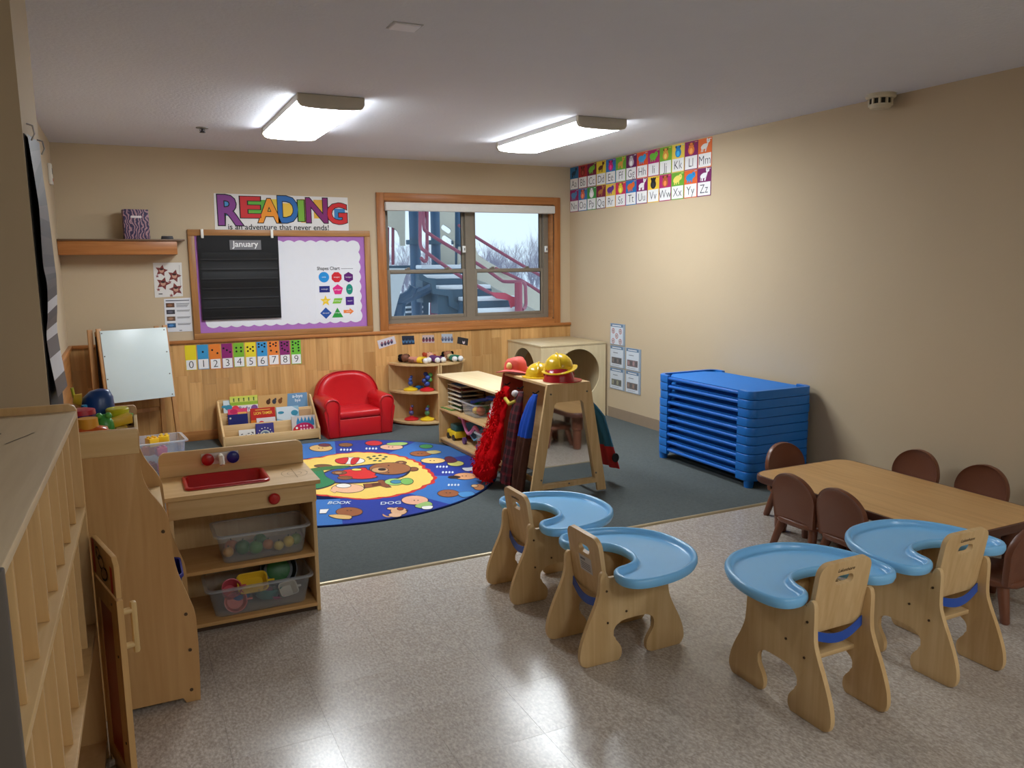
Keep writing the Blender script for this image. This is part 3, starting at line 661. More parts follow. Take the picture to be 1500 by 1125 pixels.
# ---- pocket chart hanging on the pillar
pc = thing('pillar_pocket_chart', 'long black pocket chart with grey strips curling off the pillar', 'pocket chart', (0, 0, 0))
near = [(40, 196), (54, 281), (58, 312), (63, 385), (69, 417), (70, 464), (69, 502), (85, 582)]
far = [(57, 209), (62, 250), (72, 318), (80, 385), (83, 410), (84, 450), (82, 490), (99, 565)]
nP = [on_y(2.88, *q) for q in near]; fP = [on_y(3.36, *q) for q in far]
for l in (nP, fP):
    for v in l: v.x = max(v.x, PX+0.006)
N3 = crv([tuple(v) for v in nP], 4, False); F3 = crv([tuple(v) for v in fP], 4, False)
K = len(N3)-1
m = MB(paint((16, 16, 18), 0.6)); m.box(PX+0.0005, PX+0.003, 2.87, 3.37, 0.98, N3[0][2]); m.build('backing', pc, 0)
def curl(u, v):
    k = v*K; i = min(K-1, int(k)); f = k-i
    a = Vector(N3[i]).lerp(Vector(N3[i+1]), f); b = Vector(F3[i]).lerp(Vector(F3[i+1]), f); return a.lerp(b, u)
for k in range(20):
    c = [(50, 44, 48), (82, 75, 76), (42, 36, 40), (70, 62, 60)][k % 4] if k not in (13, 16, 18) else (206, 206, 210)
    m = MB(paint(c, 0.5)); m.grid(lambda u, v: curl(u, (k+v)/20), 4, 2); m.build('pocket', pc)
for j, yy in enumerate((2.95, 3.3)):
    m = MB(paint((190, 190, 196), 0.3, 0.5, 0.05, 0.8)); zt = N3[0][2]; m.tube([(PX+0.004, yy, zt+0.04), (PX+0.02, yy, zt+0.035), (PX+0.024, yy, zt+0.01), (PX+0.014, yy, zt-0.01)], 0.003, 6); m.build('hook', pc)
# ================================================================== feeding chairs
BLUE_TRAY = paint((130, 198, 248), 0.24, 0.5, 0.02)
BOLT = paint((92, 74, 56), 0.35, 0.5, 0.05, 0.6)
def feeding_chair(hp, zt, zb, dx, label, loc, rz, sticker):
    t = thing('feeding_chair', label, 'feeding chair', loc, rz, 'toddler feeding chairs')
    prof = [(0.035, 0), (0.008, 0.012), (0.0, 0.045), (0.008, 0.095), (0.035, 0.165), (0.068, 0.235), (0.083, 0.285), (0.085, hp-0.04), (0.088, hp-0.01), (0.1, hp), (0.114, hp-0.008), (0.121, hp-0.035)]
    fr_ = [(0.392, 0.262), (0.398, 0.222), (0.418, 0.175), (0.448, 0.118), (0.466, 0.07), (0.471, 0.035), (0.464, 0.01), (0.448, 0)]
    inn = [(0.325, 0), (0.302, 0.008), (0.294, 0.032), (0.302, 0.062), (0.322, 0.092), (0.331, 0.12), (0.322, 0.146), (0.295, 0.158), (0.24, 0.16), (0.19, 0.157), (0.156, 0.145), (0.142, 0.122), (0.149, 0.094), (0.171, 0.066), (0.183, 0.04), (0.18, 0.014), (0.165, 0)]
    pts = crv(prof, 3, False) + [(0.124, zb)] + [(0.388, zb)] + crv(fr_, 3, False) + crv(inn, 3, False)
    for s in (-1, 1):
        x0, x1 = sorted((s*0.118, s*0.136))
        m = MB(maple('z')); m.prism(pts, 'x', x0, x1, bev=0.003); sp = m.build('side_panel', t)
        m = MB(BOLT)
        for y, z in ((0.112, hp-0.075), (0.118, hp-0.2), (0.2, hp-0.17), (0.36, zb-0.06)):
            xx = s*0.136; m.cyl((xx-s*0.002, y, z), (xx+s*0.003, y, z), 0.0045, n=8)
        m.build('bolt', sp)
    # back rest, leaning back, with hand hole
    W = 0.116; top = zt+0.108; bot = zt-0.14
    R_ = Matrix.Translation((0, 0.132, bot)) @ Matrix.Rotation(math.radians(9), 4, 'X')
    hh = top-bot
    m = MB(maple('z')); m.M = R_
    out = rrect(-W, W, 0, hh, 0.012, 3); out = rrect(-W, W, 0, hh, 0.04, 6)
    m.prism(out, 'y', -0.009, 0.009, holes=[rrect(-0.04, 0.04, hh-0.084, hh-0.05, 0.0165, 5)]); br = m.build('back_rest', t)
    if sticker:
        m = MB(ink((206, 202, 200))); m.M = R_; fr = frame((0, -0.0098, 0), (1, 0, 0), (0, 0, 1)); m.flat(rect(-0.045, 0.045, hh-0.165, hh-0.1), fr, 0); m.m(GREYT); m.flat(rect(-0.035, 0.0, hh-0.118, hh-0.11), fr, 1)
        for k in range(4): m.flat(rect(-0.035, 0.035, hh-0.155+k*0.008, hh-0.152+k*0.008), fr, 1)
        m.build_print('care_sticker', br)
    else:
        m = MB(ink((70, 46, 28))); m.M = R_; fr = frame((0, -0.0098, 0), (1, 0, 0), (0, 0, 1)); m.text('Lakeshore', fr, (0, hh-0.036), 0.018, 0, 0.01, shear=0.2); m.build_print('printed_mark', br)
    m = MB(maple('x')); m.box(-0.118, 0.118, 0.14, 0.36, 0.175, 0.192, 0.003); m.build('seat', t)
    m = MB(maple('x')); m.box(-0.118, 0.118, 0.35, 0.365, 0.192, zb-0.002, 0.003); m.build('front_board', t)
    m = MB(paint((26, 78, 176), 0.55, 0.3, 0.08, sheen=0.3)); n = 14
    path = [(-0.117+0.234*i/n, 0.115-0.012*math.sin(PI*i/n), bot+0.004-0.03*math.sin(PI*i/n)) for i in range(n+1)]
    m.rings([[(x, y-0.001, z-0.016), (x, y+0.002, z-0.016), (x, y+0.004, z+0.016), (x, y+0.001, z+0.016)] for x, y, z in path]); m.build('safety_strap', t)
    m = MB(paint((24, 26, 34), 0.6)); m.box(0.09, 0.112, 0.345, 0.349, 0.045, 0.2); m.build('strap_tail', t)
    # tray
    o = [(.132, .165), (.15, .135), (.19, .118), (.24, .122), (.275, .155), (.288, .22), (.282, .31), (.252, .4), (.198, .478), (.12, .53), (.04, .548), (-.04, .548), (-.12, .53), (-.198, .478), (-.252, .4), (-.282, .31), (-.288, .22), (-.275, .155), (-.24, .122), (-.19, .118), (-.15, .135), (-.132, .165), (-.122, .21), (-.1, .25), (-.06, .277), (0, .287), (.06, .277), (.1, .25), (.122, .21)]
    C = crv([(x+dx, y) for x, y in o], 3); n = len(C)
    nr = []
    for i in range(n):
        a, b = C[i-1], C[(i+1) % n]; L = math.hypot(b[0]-a[0], b[1]-a[1]); nr.append((-(b[1]-a[1])/L, (b[0]-a[0])/L))
    def off(d, z): return [(C[i][0]+nr[i][0]*d, C[i][1]+nr[i][1]*d, z) for i in range(n)]
    m = MB(BLUE_TRAY)
    m.rings([off(0.02, zt-0.038), off(0.004, zt-0.036), off(-0.002, zt-0.022), off(-0.001, zt-0.008), off(0.004, zt-0.001), off(0.010, zt), off(0.016, zt-0.003), off(0.02, zt-0.012), off(0.023, zt-0.019), off(0.027, zt-0.0215), off(0.031, zt-0.022), off(0.035, zt-0.022)])
    m.build('tray', t, 50)
    return t
feeding_chair(0.36, 0.372, 0.334, 0.0, 'low feeding chair on the carpet edge with its wooden back to the kitchen', (1.42, 3.115, 0), -PI/2, False)
feeding_chair(0.36, 0.372, 0.334, 0.0, 'low feeding chair with white sticker on its wooden back rest', (1.408, 2.505, 0), -PI/2, True)
feeding_chair(0.412, 0.425, 0.388, 0.035, 'tall feeding chair standing in open floor, blue tray not at the table', (2.033, 1.655, 0), 0, False)
feeding_chair(0.412, 0.425, 0.388, 0.035, 'tall feeding chair right beside the toddler table', (2.632, 1.655, 0), 0, False)

# ================================================================== toddler table and brown chairs
BROWN = paint((118, 72, 52), 0.33, 0.5, 0.04)
t = thing('toddler_table', 'low rectangular maple top table with brown edge and brown legs', 'table', (3.42, 2.70, 0))
m = MB(wood((214, 170, 112), (196, 150, 94), 'y', 0.3)); m.prism(rrect(-0.348, 0.348, -0.6, 0.6, 0.08), 'z', 0.315, 0.3202); m.build('table_top', t)
m = MB(paint((92, 58, 48), 0.35)); m.prism(rrect(-0.36, 0.36, -0.612, 0.612, 0.092), 'z', 0.282, 0.319, bev=0.008); m.build('edge_band', t)
for sx in (-1, 1):
    for sy in (-1, 1):
        m = MB(BROWN); x, y = sx*0.235, sy*0.49
        m.lathe([(0.02, 0.0), (0.03, 0.006), (0.034, 0.03), (0.036, 0.16), (0.044, 0.165), (0.046, 0.24), (0.05, 0.283)], (x, y, 0), 18); m.build('leg', t)
def brown_chair():
    t = thing('toddler_chair', 'x', 'chair')
    W = 0.145
    def bk(u, v):       # curved back plate
        z = 0.155+0.265*v; w = W*math.sqrt(max(0.0, 1-max(0, (v-0.45)/0.55)**2.3)); w = max(w, 0.012)
        w *= 0.9+0.1*min(1, v*2); x = w*(2*u-1); return x, z
    rim = []; n = 40
    for k in range(n+1):
        v = k/n; rim.append(bk(1, v))
    left = [bk(0, k/n) for k in range(n, -1, -1)]
    out = rim+left
    def ring(s, y, bulge):
        return [(x*s, y+0.10*(x*s)**2/0.02*0.18+ -0.03*(z-0.155)/0.265 + bulge, 0.155+(z-0.155)*1.0 if s == 1 else 0.29+(z-0.29)*s) for x, z in out]
    m = MB(BROWN)
    m.rings([ring(0.86, -0.005, 0), ring(0.95, -0.004, 0), ring(0.985, -0.008, 0), ring(1, 0.0, 0), ring(1, 0.012, 0), ring(0.985, 0.02, 0), ring(0.95, 0.017, 0), ring(0.86, 0.010, 0)])
    o = m.build('back_rest', t, 50)
    m = MB(BROWN); m.prism(rrect(-0.138, 0.138, 0.0, 0.25, 0.06), 'z', 0.142, 0.168, bev=0.01); m.build('seat', t, 50)
    for sx in (-1, 1):
        for y0, y1 in ((0.045, 0.005), (0.2, 0.235)):
            m = MB(BROWN); m.tube([(sx*0.1, y0, 0.148), (sx*0.115, (y0+y1)/2, 0.08), (sx*0.13, y1, 0.004), (sx*0.13, y1, 0)], 0.02, 12, [0.024, 0.021, 0.018, 0.014]); m.build('leg', t)
    return t
bc = brown_chair()
CH = [((2.985, 2.915, 0), -PI/2, 'brown chair at table long side, one nearer the cot stack, back to open floor'), ((2.985, 2.615, 0), -PI/2, 'brown chair at table long side, half hidden behind feeding chair tray'), ((3.445, 3.445, 0), PI, 'brown chair at the table end in front of the cot stack'),
      ((3.965, 2.96, 0), PI/2, 'brown chair against bare wall, one nearer the cot stack'), ((3.965, 2.57, 0), PI/2, 'brown chair against bare wall, one farther from the cot stack'), ((3.285, 1.9, 0), 0, 'brown chair at the table end behind the tall feeding chair back')]
for i, (loc, rz, lab) in enumerate(CH):
    o = bc if i == 0 else copy_tree(bc)
    o.location = loc; o.rotation_euler = (0, 0, rz); o['label'] = lab; o['group'] = 'brown toddler chairs'

# ================================================================== stack of cots
COT = paint((30, 116, 204), 0.38, 0.5, 0.04)
def cot(feet=False):
    t = thing('stacking_cot', 'x', 'cot')
    L, W = 0.51, 0.27
    for s in (-1, 1):
        arm = 0.13; r = 0.06; th = 0.028; P = []
        oc = [(-W, s*(L-arm)), (-W, s*(L-r))]+[(-W+r-r*math.cos(a), s*(L-r+r*math.sin(a))) for a in [PI/2*i/6 for i in range(1, 7)]]
        oc += [(-x, y) for x, y in reversed(oc)]
        ic = [(W-th, s*(L-arm)), (W-th, s*(L-r))]+[(W-th-(r-th)*(1-math.cos(a)), s*(L-r+(r-th)*math.sin(a))) for a in [PI/2*i/6 for i in range(1, 7)]]
        ic += [(-x, y) for x, y in reversed(ic)]
        m = MB(COT); m.prism(oc+ic, 'z', 0.0, 0.056, bev=0.004)
        ef = m.build('end_frame', t)
        if feet:
            for sx in (-1, 1): m = MB(COT); m.lathe([(0.03, -0.047), (0.034, -0.0005)], (sx*(W-0.04), s*(L-0.045), 0), 12); m.build('foot', ef)
    for s in (-1, 1):
        m = MB(paint((34, 104, 196), 0.3, 0.5)); m.cyl((s*(W-0.016), -L+0.1, 0.032), (s*(W-0.016), L-0.1, 0.032), 0.0125, n=10); m.build('side_rail', t)
    m = MB(paint((36, 120, 206), 0.6, 0.3, 0.04)); A = W-0.03
    m.prism([(-A, -L+0.13), (-A+0.09, -L+0.03), (A-0.09, -L+0.03), (A, -L+0.13), (A, L-0.13), (A-0.09, L-0.03), (-A+0.09, L-0.03), (-A, L-0.13)], 'z', 0.043, 0.047); m.build('fabric', t)
    return t
NTH = ['lowest', 'second', 'third', 'fourth', 'fifth', 'sixth', 'seventh', 'eighth', 'ninth', 'topmost']
c0_ = cot(True); c1_ = cot()
for i in range(10):
    o = c0_ if i == 0 else c1_ if i == 1 else copy_tree(c1_)
    o.location = (3.85+random.uniform(-.002, .002), 4.39+random.uniform(-.003, .003), 0.053+i*0.0602)
    o['group'] = 'stacked blue cots'
    o['label'] = ('topmost blue cot of the stack by the bare wall' if i == 9 else 'lowest blue cot of the stack, resting on the carpet' if i == 0 else 'blue cot of the stack by the wall, %s counted from the carpet' % NTH[i])

# ================================================================== play cube with round holes
t = thing('play_cube', 'large maple play cube with big round openings in the back corner', 'play cube', (3.425, 6.485, 0.006))
S = 0.705; CUBE = wood((226, 208, 170), (216, 196, 156), 'z')
hole = circ(S*0.565, 0.43, 0.24, n=44)
m = MB(CUBE); m.prism(rect(0, S, 0, S), 'y', 0, 0.016, holes=[hole]); m.build('front_panel', t, 30)
m = MB(CUBE); m.prism(rect(0.0165, 0.71, 0, S), 'x', 0, 0.016, holes=[circ(0.36, 0.43, 0.24, n=44)]); m.build('side_panel', t, 30)
m = MB(CUBE); m.box(S-0.016, S, 0.0165, 0.71, 0, S); m.build('side_panel', t, 0)
m = MB(CUBE); m.prism(rect(0.0165, S-0.0165, 0, S), 'y', 0.694, 0.71, holes=[hole]); m.build('back_panel', t, 30)
m = MB(wood((206, 188, 152), (194, 174, 136), 'x')); m.box(-0.004, S+0.002, -0.004, 0.714, S, S+0.016, 0.002); m.build('top_panel', t)

# ================================================================== round rug
RC, RR, RZ = Vector((1.264, 5.487, 0)), 1.13, 0.0065
t = thing('round_rug', 'round blue and yellow picture rug with a brown bear in the middle', 'rug', (RC.x, RC.y, RZ))
m = MB(paint((22, 34, 74), 0.95, 0.05, 0.1, 0, 60, 0, 0.5)); m.lathe([(RR, 0), (RR, 0.006), (RR-0.004, 0.008)], (0, 0, 0), 96); m.build('pile', t)
fr = frame((0, 0, 0.0086), (1, 0, 0), (0, 1, 0))
def rug(c): return paint(c, 0.95, 0.05, 0.12, 0, 90, 0, 0.4, 0.2)
DB, LB, YE = rug((28, 54, 150)), rug((50, 110, 182)), rug((232, 198, 100))
m = MB(DB); n = 10
for k in range(n):
    a0, a1 = 2*PI*k/n+0.1, 2*PI*(k+1)/n+0.1; m.m(DB if k % 2 else LB); arc = [a0+(a1-a0)*i/14 for i in range(15)]
    inner = [(0.6*math.cos(a), 0.6*math.sin(a)) for a in reversed(arc)]
    sway = [0.06*math.sin(PI*i/5) for i in range(6)]
    m.flat([((RR-0.012)*math.cos(a), (RR-0.012)*math.sin(a)) for a in arc]+inner, fr, 0)
YR = [(-116.7, 0.497), (-106.7, 0.539), (-99.3, 0.592), (-88.3, 0.68), (-77.0, 0.711), (-68.7, 0.723), (-60.0, 0.732), (-52.7, 0.722), (-43.5, 0.726), (-34.7, 0.702), (-23.3, 0.653), (-9.3, 0.614), (16.4, 0.624), (29.0, 0.643), (40.4, 0.662), (51.7, 0.67), (62.0, 0.674), (76.6, 0.636), (89.9, 0.574)]
def yr(a):
    d = math.degrees(a); d = (d+180) % 360-180
    k = sorted(YR); k = [(k[-1][0]-360, k[-1][1])]+k+[(k[0][0]+360, k[0][1])]
    for (a0, r0), (a1, r1) in zip(k, k[1:]):
        if a0 <= d <= a1: f = (d-a0)/(a1-a0); f = f*f*(3-2*f); return r0+(r1-r0)*f
    return 0.63
def ringy(e, ph): return [((yr(b)+e+0.018*abs(math.sin(18*b+ph)))*math.cos(b), (yr(b)+e+0.018*abs(math.sin(18*b+ph)))*math.sin(b)) for b in [2*PI*i/216 for i in range(216)]]
m.m(rug((196, 44, 44))); m.flat(ringy(0.005, 0), fr, 1)
m.m(YE); m.flat(ringy(-0.022, 0.4), fr, 2)
m.build_print('ground_print', t)
def rz_(x, y): p = on_z(0.015, 420+x*0.21333, 620+y*0.21333); return (p.x-RC.x, p.y-RC.y)
def blob(m, c, pts, layer, k=4):
    x0, y0 = sum(p[0] for p in pts)/len(pts), sum(p[1] for p in pts)/len(pts)
    if c != (206, 216, 226) and layer > 2 and c != (44, 76, 64): m.m(rug((48, 36, 44))); m.flat(crv([rz_(x0+(p[0]-x0)*1.07, y0+(p[1]-y0)*1.12) for p in pts], k), fr, layer-0.4)
    m.m(rug(c)); m.flat(crv([rz_(*q) for q in pts], k), fr, layer)
def oval(m, c, x, y, w, h, layer, n=14):
    if w > 15: m.m(rug((48, 36, 44))); m.flat([rz_(x+(w+5)*math.cos(2*PI*i/n), y-(h+2.5)*math.sin(2*PI*i/n)) for i in range(n)], fr, layer-0.4)
    m.m(rug(c)); m.flat([rz_(x+w*math.cos(2*PI*i/n), y-h*math.sin(2*PI*i/n)) for i in range(n)], fr, layer)
# the bear in the middle
m = MB(DB)
blob(m, (40, 76, 150), [(230, 370), (330, 320), (560, 290), (760, 280), (830, 320), (780, 370), (600, 400), (420, 410), (280, 400)], 3)
blob(m, (40, 120, 76), [(180, 330), (240, 320), (270, 370), (330, 405), (260, 440), (180, 440)], 4)
blob(m, (60, 110, 60), [(150, 320), (270, 300), (420, 295), (400, 310), (250, 325), (170, 335)], 4)
oval(m, (206, 40, 40), 480, 350, 130, 32, 5); blob(m, (206, 40, 40), [(380, 340), (460, 320), (540, 310), (560, 345), (620, 370), (520, 385), (400, 375)], 5)
oval(m, (236, 200, 92), 480, 322, 34, 7, 6)
oval(m, (130, 78, 46), 360, 343, 50, 13, 6); oval(m, (130, 78, 46), 400, 378, 50, 12, 6); oval(m, (180, 130, 84), 355, 345, 26, 6, 7)
oval(m, (150, 94, 56), 710, 315, 140, 40, 7, 24); oval(m, (130, 78, 46), 785, 274, 36, 11, 6); oval(m, (130, 78, 46), 870, 318, 32, 13, 6); oval(m, (180, 130, 84), 785, 274, 18, 5, 7)
oval(m, (196, 148, 100), 640, 326, 56, 18, 8); oval(m, (40, 26, 24), 655, 322, 24, 7, 9); oval(m, (40, 26, 24), 700, 295, 7, 3, 9); oval(m, (40, 26, 24), 700, 345, 7, 3, 9)
m.build_print('bear_print', t)
# ball, child, tower and ball below the bear
m = MB(DB); oval(m, (226, 220, 214), 435, 260, 100, 23, 4, 22); blob(m, (196, 40, 44), [(340, 250), (420, 240), (400, 280), (345, 272)], 5); blob(m, (196, 40, 44), [(450, 245), (500, 242), (470, 282), (440, 280)], 5); m.build_print('picture', t)
m = MB(DB); oval(m, (120, 80, 50), 250, 295, 60, 10, 4); m.build_print('picture', t)
m = MB(DB); oval(m, (226, 176, 140), 420, 450, 110, 30, 4, 20); oval(m, (226, 222, 214), 390, 432, 50, 14, 5); blob(m, (226, 176, 140), [(310, 455), (340, 465), (330, 480), (300, 465)], 4); m.build_print('picture', t)
m = MB(DB); blob(m, (130, 72, 44), [(530, 420), (630, 410), (625, 395), (660, 393), (715, 440), (680, 443), (640, 432), (540, 448)], 4, 1); m.m(rug((90, 48, 30))); m.flat([rz_(*q) for q in [(580, 418), (640, 412), (655, 425), (590, 435)]], fr, 5); m.build_print('picture', t)
m = MB(DB); oval(m, (150, 196, 110), 740, 405, 66, 22, 4, 20); oval(m, (120, 176, 90), 825, 402, 42, 22, 5, 18); oval(m, (60, 130, 160), 750, 405, 36, 12, 5); m.build_print('picture', t)
m = MB(DB)
for x, y in ((560, 235), (600, 228), (640, 222), (680, 232), (575, 245), (620, 243), (665, 246), (605, 258), (640, 260)): blob(m, (44, 76, 64), [(x-15, y+2), (x, y-5), (x+16, y), (x, y+5)], 3, 2)
m.build_print('squiggles', t)['kind'] = 'stuff'
# the ring of pictures
SK, SK2, BRN = (226, 170, 132), (236, 196, 124), (150, 88, 52)
m = MB(DB); oval(m, BRN, 430, 610, 90, 30, 3, 20); blob(m, (216, 176, 110), [(290, 635), (360, 630), (440, 640), (430, 660), (340, 655)], 4); blob(m, (230, 228, 224), [(230, 595), (290, 592), (270, 620), (225, 622)], 4, 1); m.build_print('picture', t)
m = MB(DB); oval(m, (226, 170, 140), 880, 530, 90, 30, 3, 22); blob(m, (150, 186, 110), [(880, 570), (960, 540), (1000, 560), (940, 585)], 3); blob(m, (230, 228, 224), [(930, 575), (1000, 570), (990, 590), (940, 592)], 4); m.build_print('picture', t)
m = MB(DB); oval(m, (216, 170, 130), 770, 605, 55, 26, 3, 18); oval(m, (216, 170, 130), 715, 588, 26, 7, 3); oval(m, (220, 176, 140), 745, 632, 44, 14, 3); oval(m, (150, 60, 40), 780, 590, 20, 9, 4); oval(m, (40, 26, 24), 825, 602, 9, 4, 5); blob(m, (200, 150, 110), [(660, 625), (690, 640), (720, 640), (700, 648), (665, 640)], 3); m.build_print('picture', t)
m = MB(DB); oval(m, BRN, 1110, 483, 72, 24, 3, 20); blob(m, (70, 140, 200), [(1180, 480), (1260, 470), (1290, 490), (1210, 510)], 3); oval(m, (196, 130, 80), 1320, 440, 36, 20, 3); oval(m, (236, 196, 140), 1290, 432, 22, 9, 4); m.build_print('picture', t)
m = MB(DB); oval(m, (216, 156, 110), 1225, 365, 78, 22, 3, 20); blob(m, (190, 50, 50), [(1300, 365), (1370, 358), (1380, 378), (1310, 380)], 3); oval(m, (40, 26, 24), 1150, 372, 40, 8, 4); m.build_print('picture', t)
m = MB(DB); oval(m, SK2, 1005, 258, 82, 18, 3, 20); oval(m, (206, 206, 110), 1160, 278, 55, 17, 3, 18); blob(m, (96, 30, 60), [(1085, 240), (1130, 232), (1170, 262), (1110, 272)], 4); blob(m, (216, 220, 226), [(1205, 310), (1260, 305), (1310, 295), (1320, 315), (1240, 330)], 3); m.build_print('picture', t)
m = MB(DB); oval(m, BRN, 920, 210, 72, 17, 3, 18); oval(m, (70, 160, 90), 957, 160, 44, 13, 3, 16); blob(m, (206, 196, 130), [(960, 195), (1020, 188), (1060, 200), (1000, 212)], 3); m.build_print('picture', t)
m = MB(DB); oval(m, (226, 176, 146), 720, 165, 78, 18, 3, 20); blob(m, (160, 196, 110), [(690, 140), (780, 132), (830, 138), (800, 152), (710, 152)], 4); oval(m, (206, 40, 50), 598, 138, 58, 16, 3, 18); m.build_print('picture', t)
m = MB(DB); oval(m, (216, 176, 110), 235, 172, 78, 22, 3, 20); oval(m, (110, 44, 60), 260, 152, 40, 10, 4); oval(m, (140, 90, 54), 405, 150, 46, 12, 3, 16); m.build_print('picture', t)
m = MB(DB)
for x, y in ((890, 530), (430, 600), (1110, 478), (1220, 362), (1000, 256), (915, 208), (715, 163), (235, 170)):
    for d in (-14, 12): oval(m, (40, 26, 24), x+d, y+3, 6, 2.5, 5, 8)
m.build_print('eyes', t)['kind'] = 'stuff'
WT = rug((206, 216, 226))
def rug_word(s, x, y, x2, y2, size):
    a, b = Vector(rz_(x, y)), Vector(rz_(x2, y2)); U = (b-a).normalized(); f = frame((a.x, a.y, 0.0086), (U.x, U.y, 0), (-U.y, U.x, 0)); m = MB(WT); m.text(s, f, (0, 0), size, 4, 0.012, 'LEFT', sx=(b-a).length/size/(0.68*len(s))); m.build_print('lettering', t)
rug_word('BOOK', 275, 558, 428, 556, 0.085); rug_word('DOG', 640, 562, 770, 556, 0.085)
m = MB(WT)
for x, y in ((1135, 425), (1095, 338), (1055, 300), (570, 175), (395, 183)):
    for k in range(4): blob(m, (206, 216, 226), [(x-30+k*22, y+2), (x-22+k*22, y-8), (x-14+k*22, y), (x-22+k*22, y+8)], 3, 2)
m.build_print('small_lettering', t)['kind'] = 'stuff'
# ================================================================== red armchair
RED = paint((196, 24, 32), 0.34, 0.5, 0.04)
t = thing('toddler_armchair', 'small glossy red vinyl armchair beside the book rack', 'armchair', (1.768, 6.72, 0.0062), math.radians(3))
m = MB(RED); m.box(-0.2, 0.2, 0.0, 0.4, 0.0, 0.165, 0.015, 3); m.build('base', t, 60)
m = MB(RED); m.box(-0.195, 0.195, -0.012, 0.34, 0.16, 0.232, 0.03, 4); m.build('seat_cushion', t, 60)
for s in (-1, 1):
    pr_ = [(0.175, 0.0), (0.29, 0.0), (0.298, 0.12), (0.3, 0.24)] + [(0.245+0.072*math.cos(a), 0.285+0.066*math.sin(a)) for a in [-0.35+(PI+0.55)*i/14 for i in range(15)]] + [(0.178, 0.22)]
    m = MB(RED); pr_ = [(s*x, z) for x, z in pr_]; m.prism(pr_, 'y', -0.005, 0.4, bev=0.018); a = m.build('arm', t, 60)
    m = MB(paint((170, 16, 24), 0.4)); path = [(s*0.19, -0.006, 0.02), (s*0.19, -0.007, 0.22)]+[(s*(0.245+0.06*math.cos(b)), -0.008, 0.285+0.054*math.sin(b)) for b in [PI+0.25-(PI+0.6)*i/12 for i in range(13)]]+[(s*0.285, -0.007, 0.21), (s*0.28, -0.006, 0.02)]
    m.tube(path, 0.005, 6); m.build('piping', a)
def bring(y, z0, ztop, w, sh):
    pts = [(-w, y, z0)]; n = 22
    for i in range(n+1):
        a = PI-PI*i/n; c, s_ = math.cos(a), math.sin(a)
        pts.append((w*math.copysign(abs(c)**0.72, c), y+sh*s_, 0.24+(ztop-0.24)*s_**0.8))
    return pts+[(w, y, z0)]
m = MB(RED); m.rings([bring(0.31, 0.18, 0.46, 0.2, 0.05), bring(0.3, 0.18, 0.49, 0.24, 0.05), bring(0.305, 0.18, 0.51, 0.265, 0.05), bring(0.33, 0.1, 0.528, 0.287, 0.05), bring(0.37, 0.0, 0.532, 0.3, 0.04), bring(0.41, 0.0, 0.525, 0.3, 0.03), bring(0.44, 0.0, 0.5, 0.285, 0.015)]); m.build('back_rest', t, 70)
m = MB(paint((170, 16, 24), 0.4)); m.tube([Vector(p)+Vector((0, -0.004, 0.002)) for p in bring(0.33, 0.24, 0.53, 0.289, 0.05)[1:-1]], 0.005, 6); m.build('piping', t)

# ================================================================== book rack and books
t = thing('book_rack', 'low tiered maple book rack against the wood panelling', 'book rack', (1.03, 6.77, 0.0062))
BM = maple('x')
side = [(0, 0), (0.4, 0), (0.4, 0.335), (0.33, 0.345), (0.02, 0.112), (0, 0.1)]
for s in (-1, 1):
    x0, x1 = sorted((s*0.397, s*0.382)); m = MB(maple('z')); m.prism(side, 'x', x0, x1, bev=0.003); m.build('side_panel', t)
m = MB(BM); m.box(-0.382, 0.382, 0.386, 0.399, 0.0, 0.345, 0.002); m.build('back_panel', t)
for y, z0, z1 in ((0.006, 0.01, 0.092), (0.12, 0.06, 0.168), (0.245, 0.12, 0.25)):
    m = MB(BM); m.box(-0.382, 0.382, y, y+0.012, z0, z1, 0.003); m.build('tier_front', t)
    m = MB(BM); m.box(-0.382, 0.382, y+0.012, y+0.122, z0, z0+0.012); m.build('tier_floor', t, 0)
def nn(x, y, Y): p = on_y(Y, 260+x*0.16, 470+y*0.16); return p.x, p.z
def book(x0, y0, x1, Y, zb, col, label, draw=None, spiral=False, ly=None):
    """a thin book standing in a tier: left and right edge and top from the photo, bottom on the tier floor"""
    a = nn(x0, y0, Y); b = nn(x1, y0, Y); w = b[0]-a[0]; h = a[1]-zb
    tt = thing('picture_book', label, 'book', (a[0]+w/2, Y, zb), 0, 'books in the book rack'); tt.rotation_euler = (math.radians(-6), 0, 0)
    m = MB(ink((232, 228, 218))); m.box(-w/2+0.003, w/2-0.003, 0.001, 0.011, 0.002, h-0.003); m.build('pages', tt, 0)
    m = MB(ink(col)); m.box(-w/2, w/2, -0.0005, 0.001, 0, h); m.box(-w/2, w/2, 0.011, 0.0125, 0, h); m.box(-w/2, -w/2+0.002, 0, 0.012, 0, h); cv = m.build('cover', tt, 0)
    fr = frame((0, -0.0012, 0), (1, 0, 0), (0, 0, 1))
    if draw:
        m = MB(); draw(m, fr, w, h); m.build_print('cover_print', cv)
    if spiral:
        m = MB(paint((40, 40, 44), 0.4))
        for k in range(8): m.tube([(-w/2-0.004+0.006*math.cos(q), 0.005+0.006*math.sin(q), h*(k+0.5)/8) for q in [2*PI*i/8 for i in range(9)]], 0.0015, 5)
        m.build('spiral_binding', tt)
    return tt
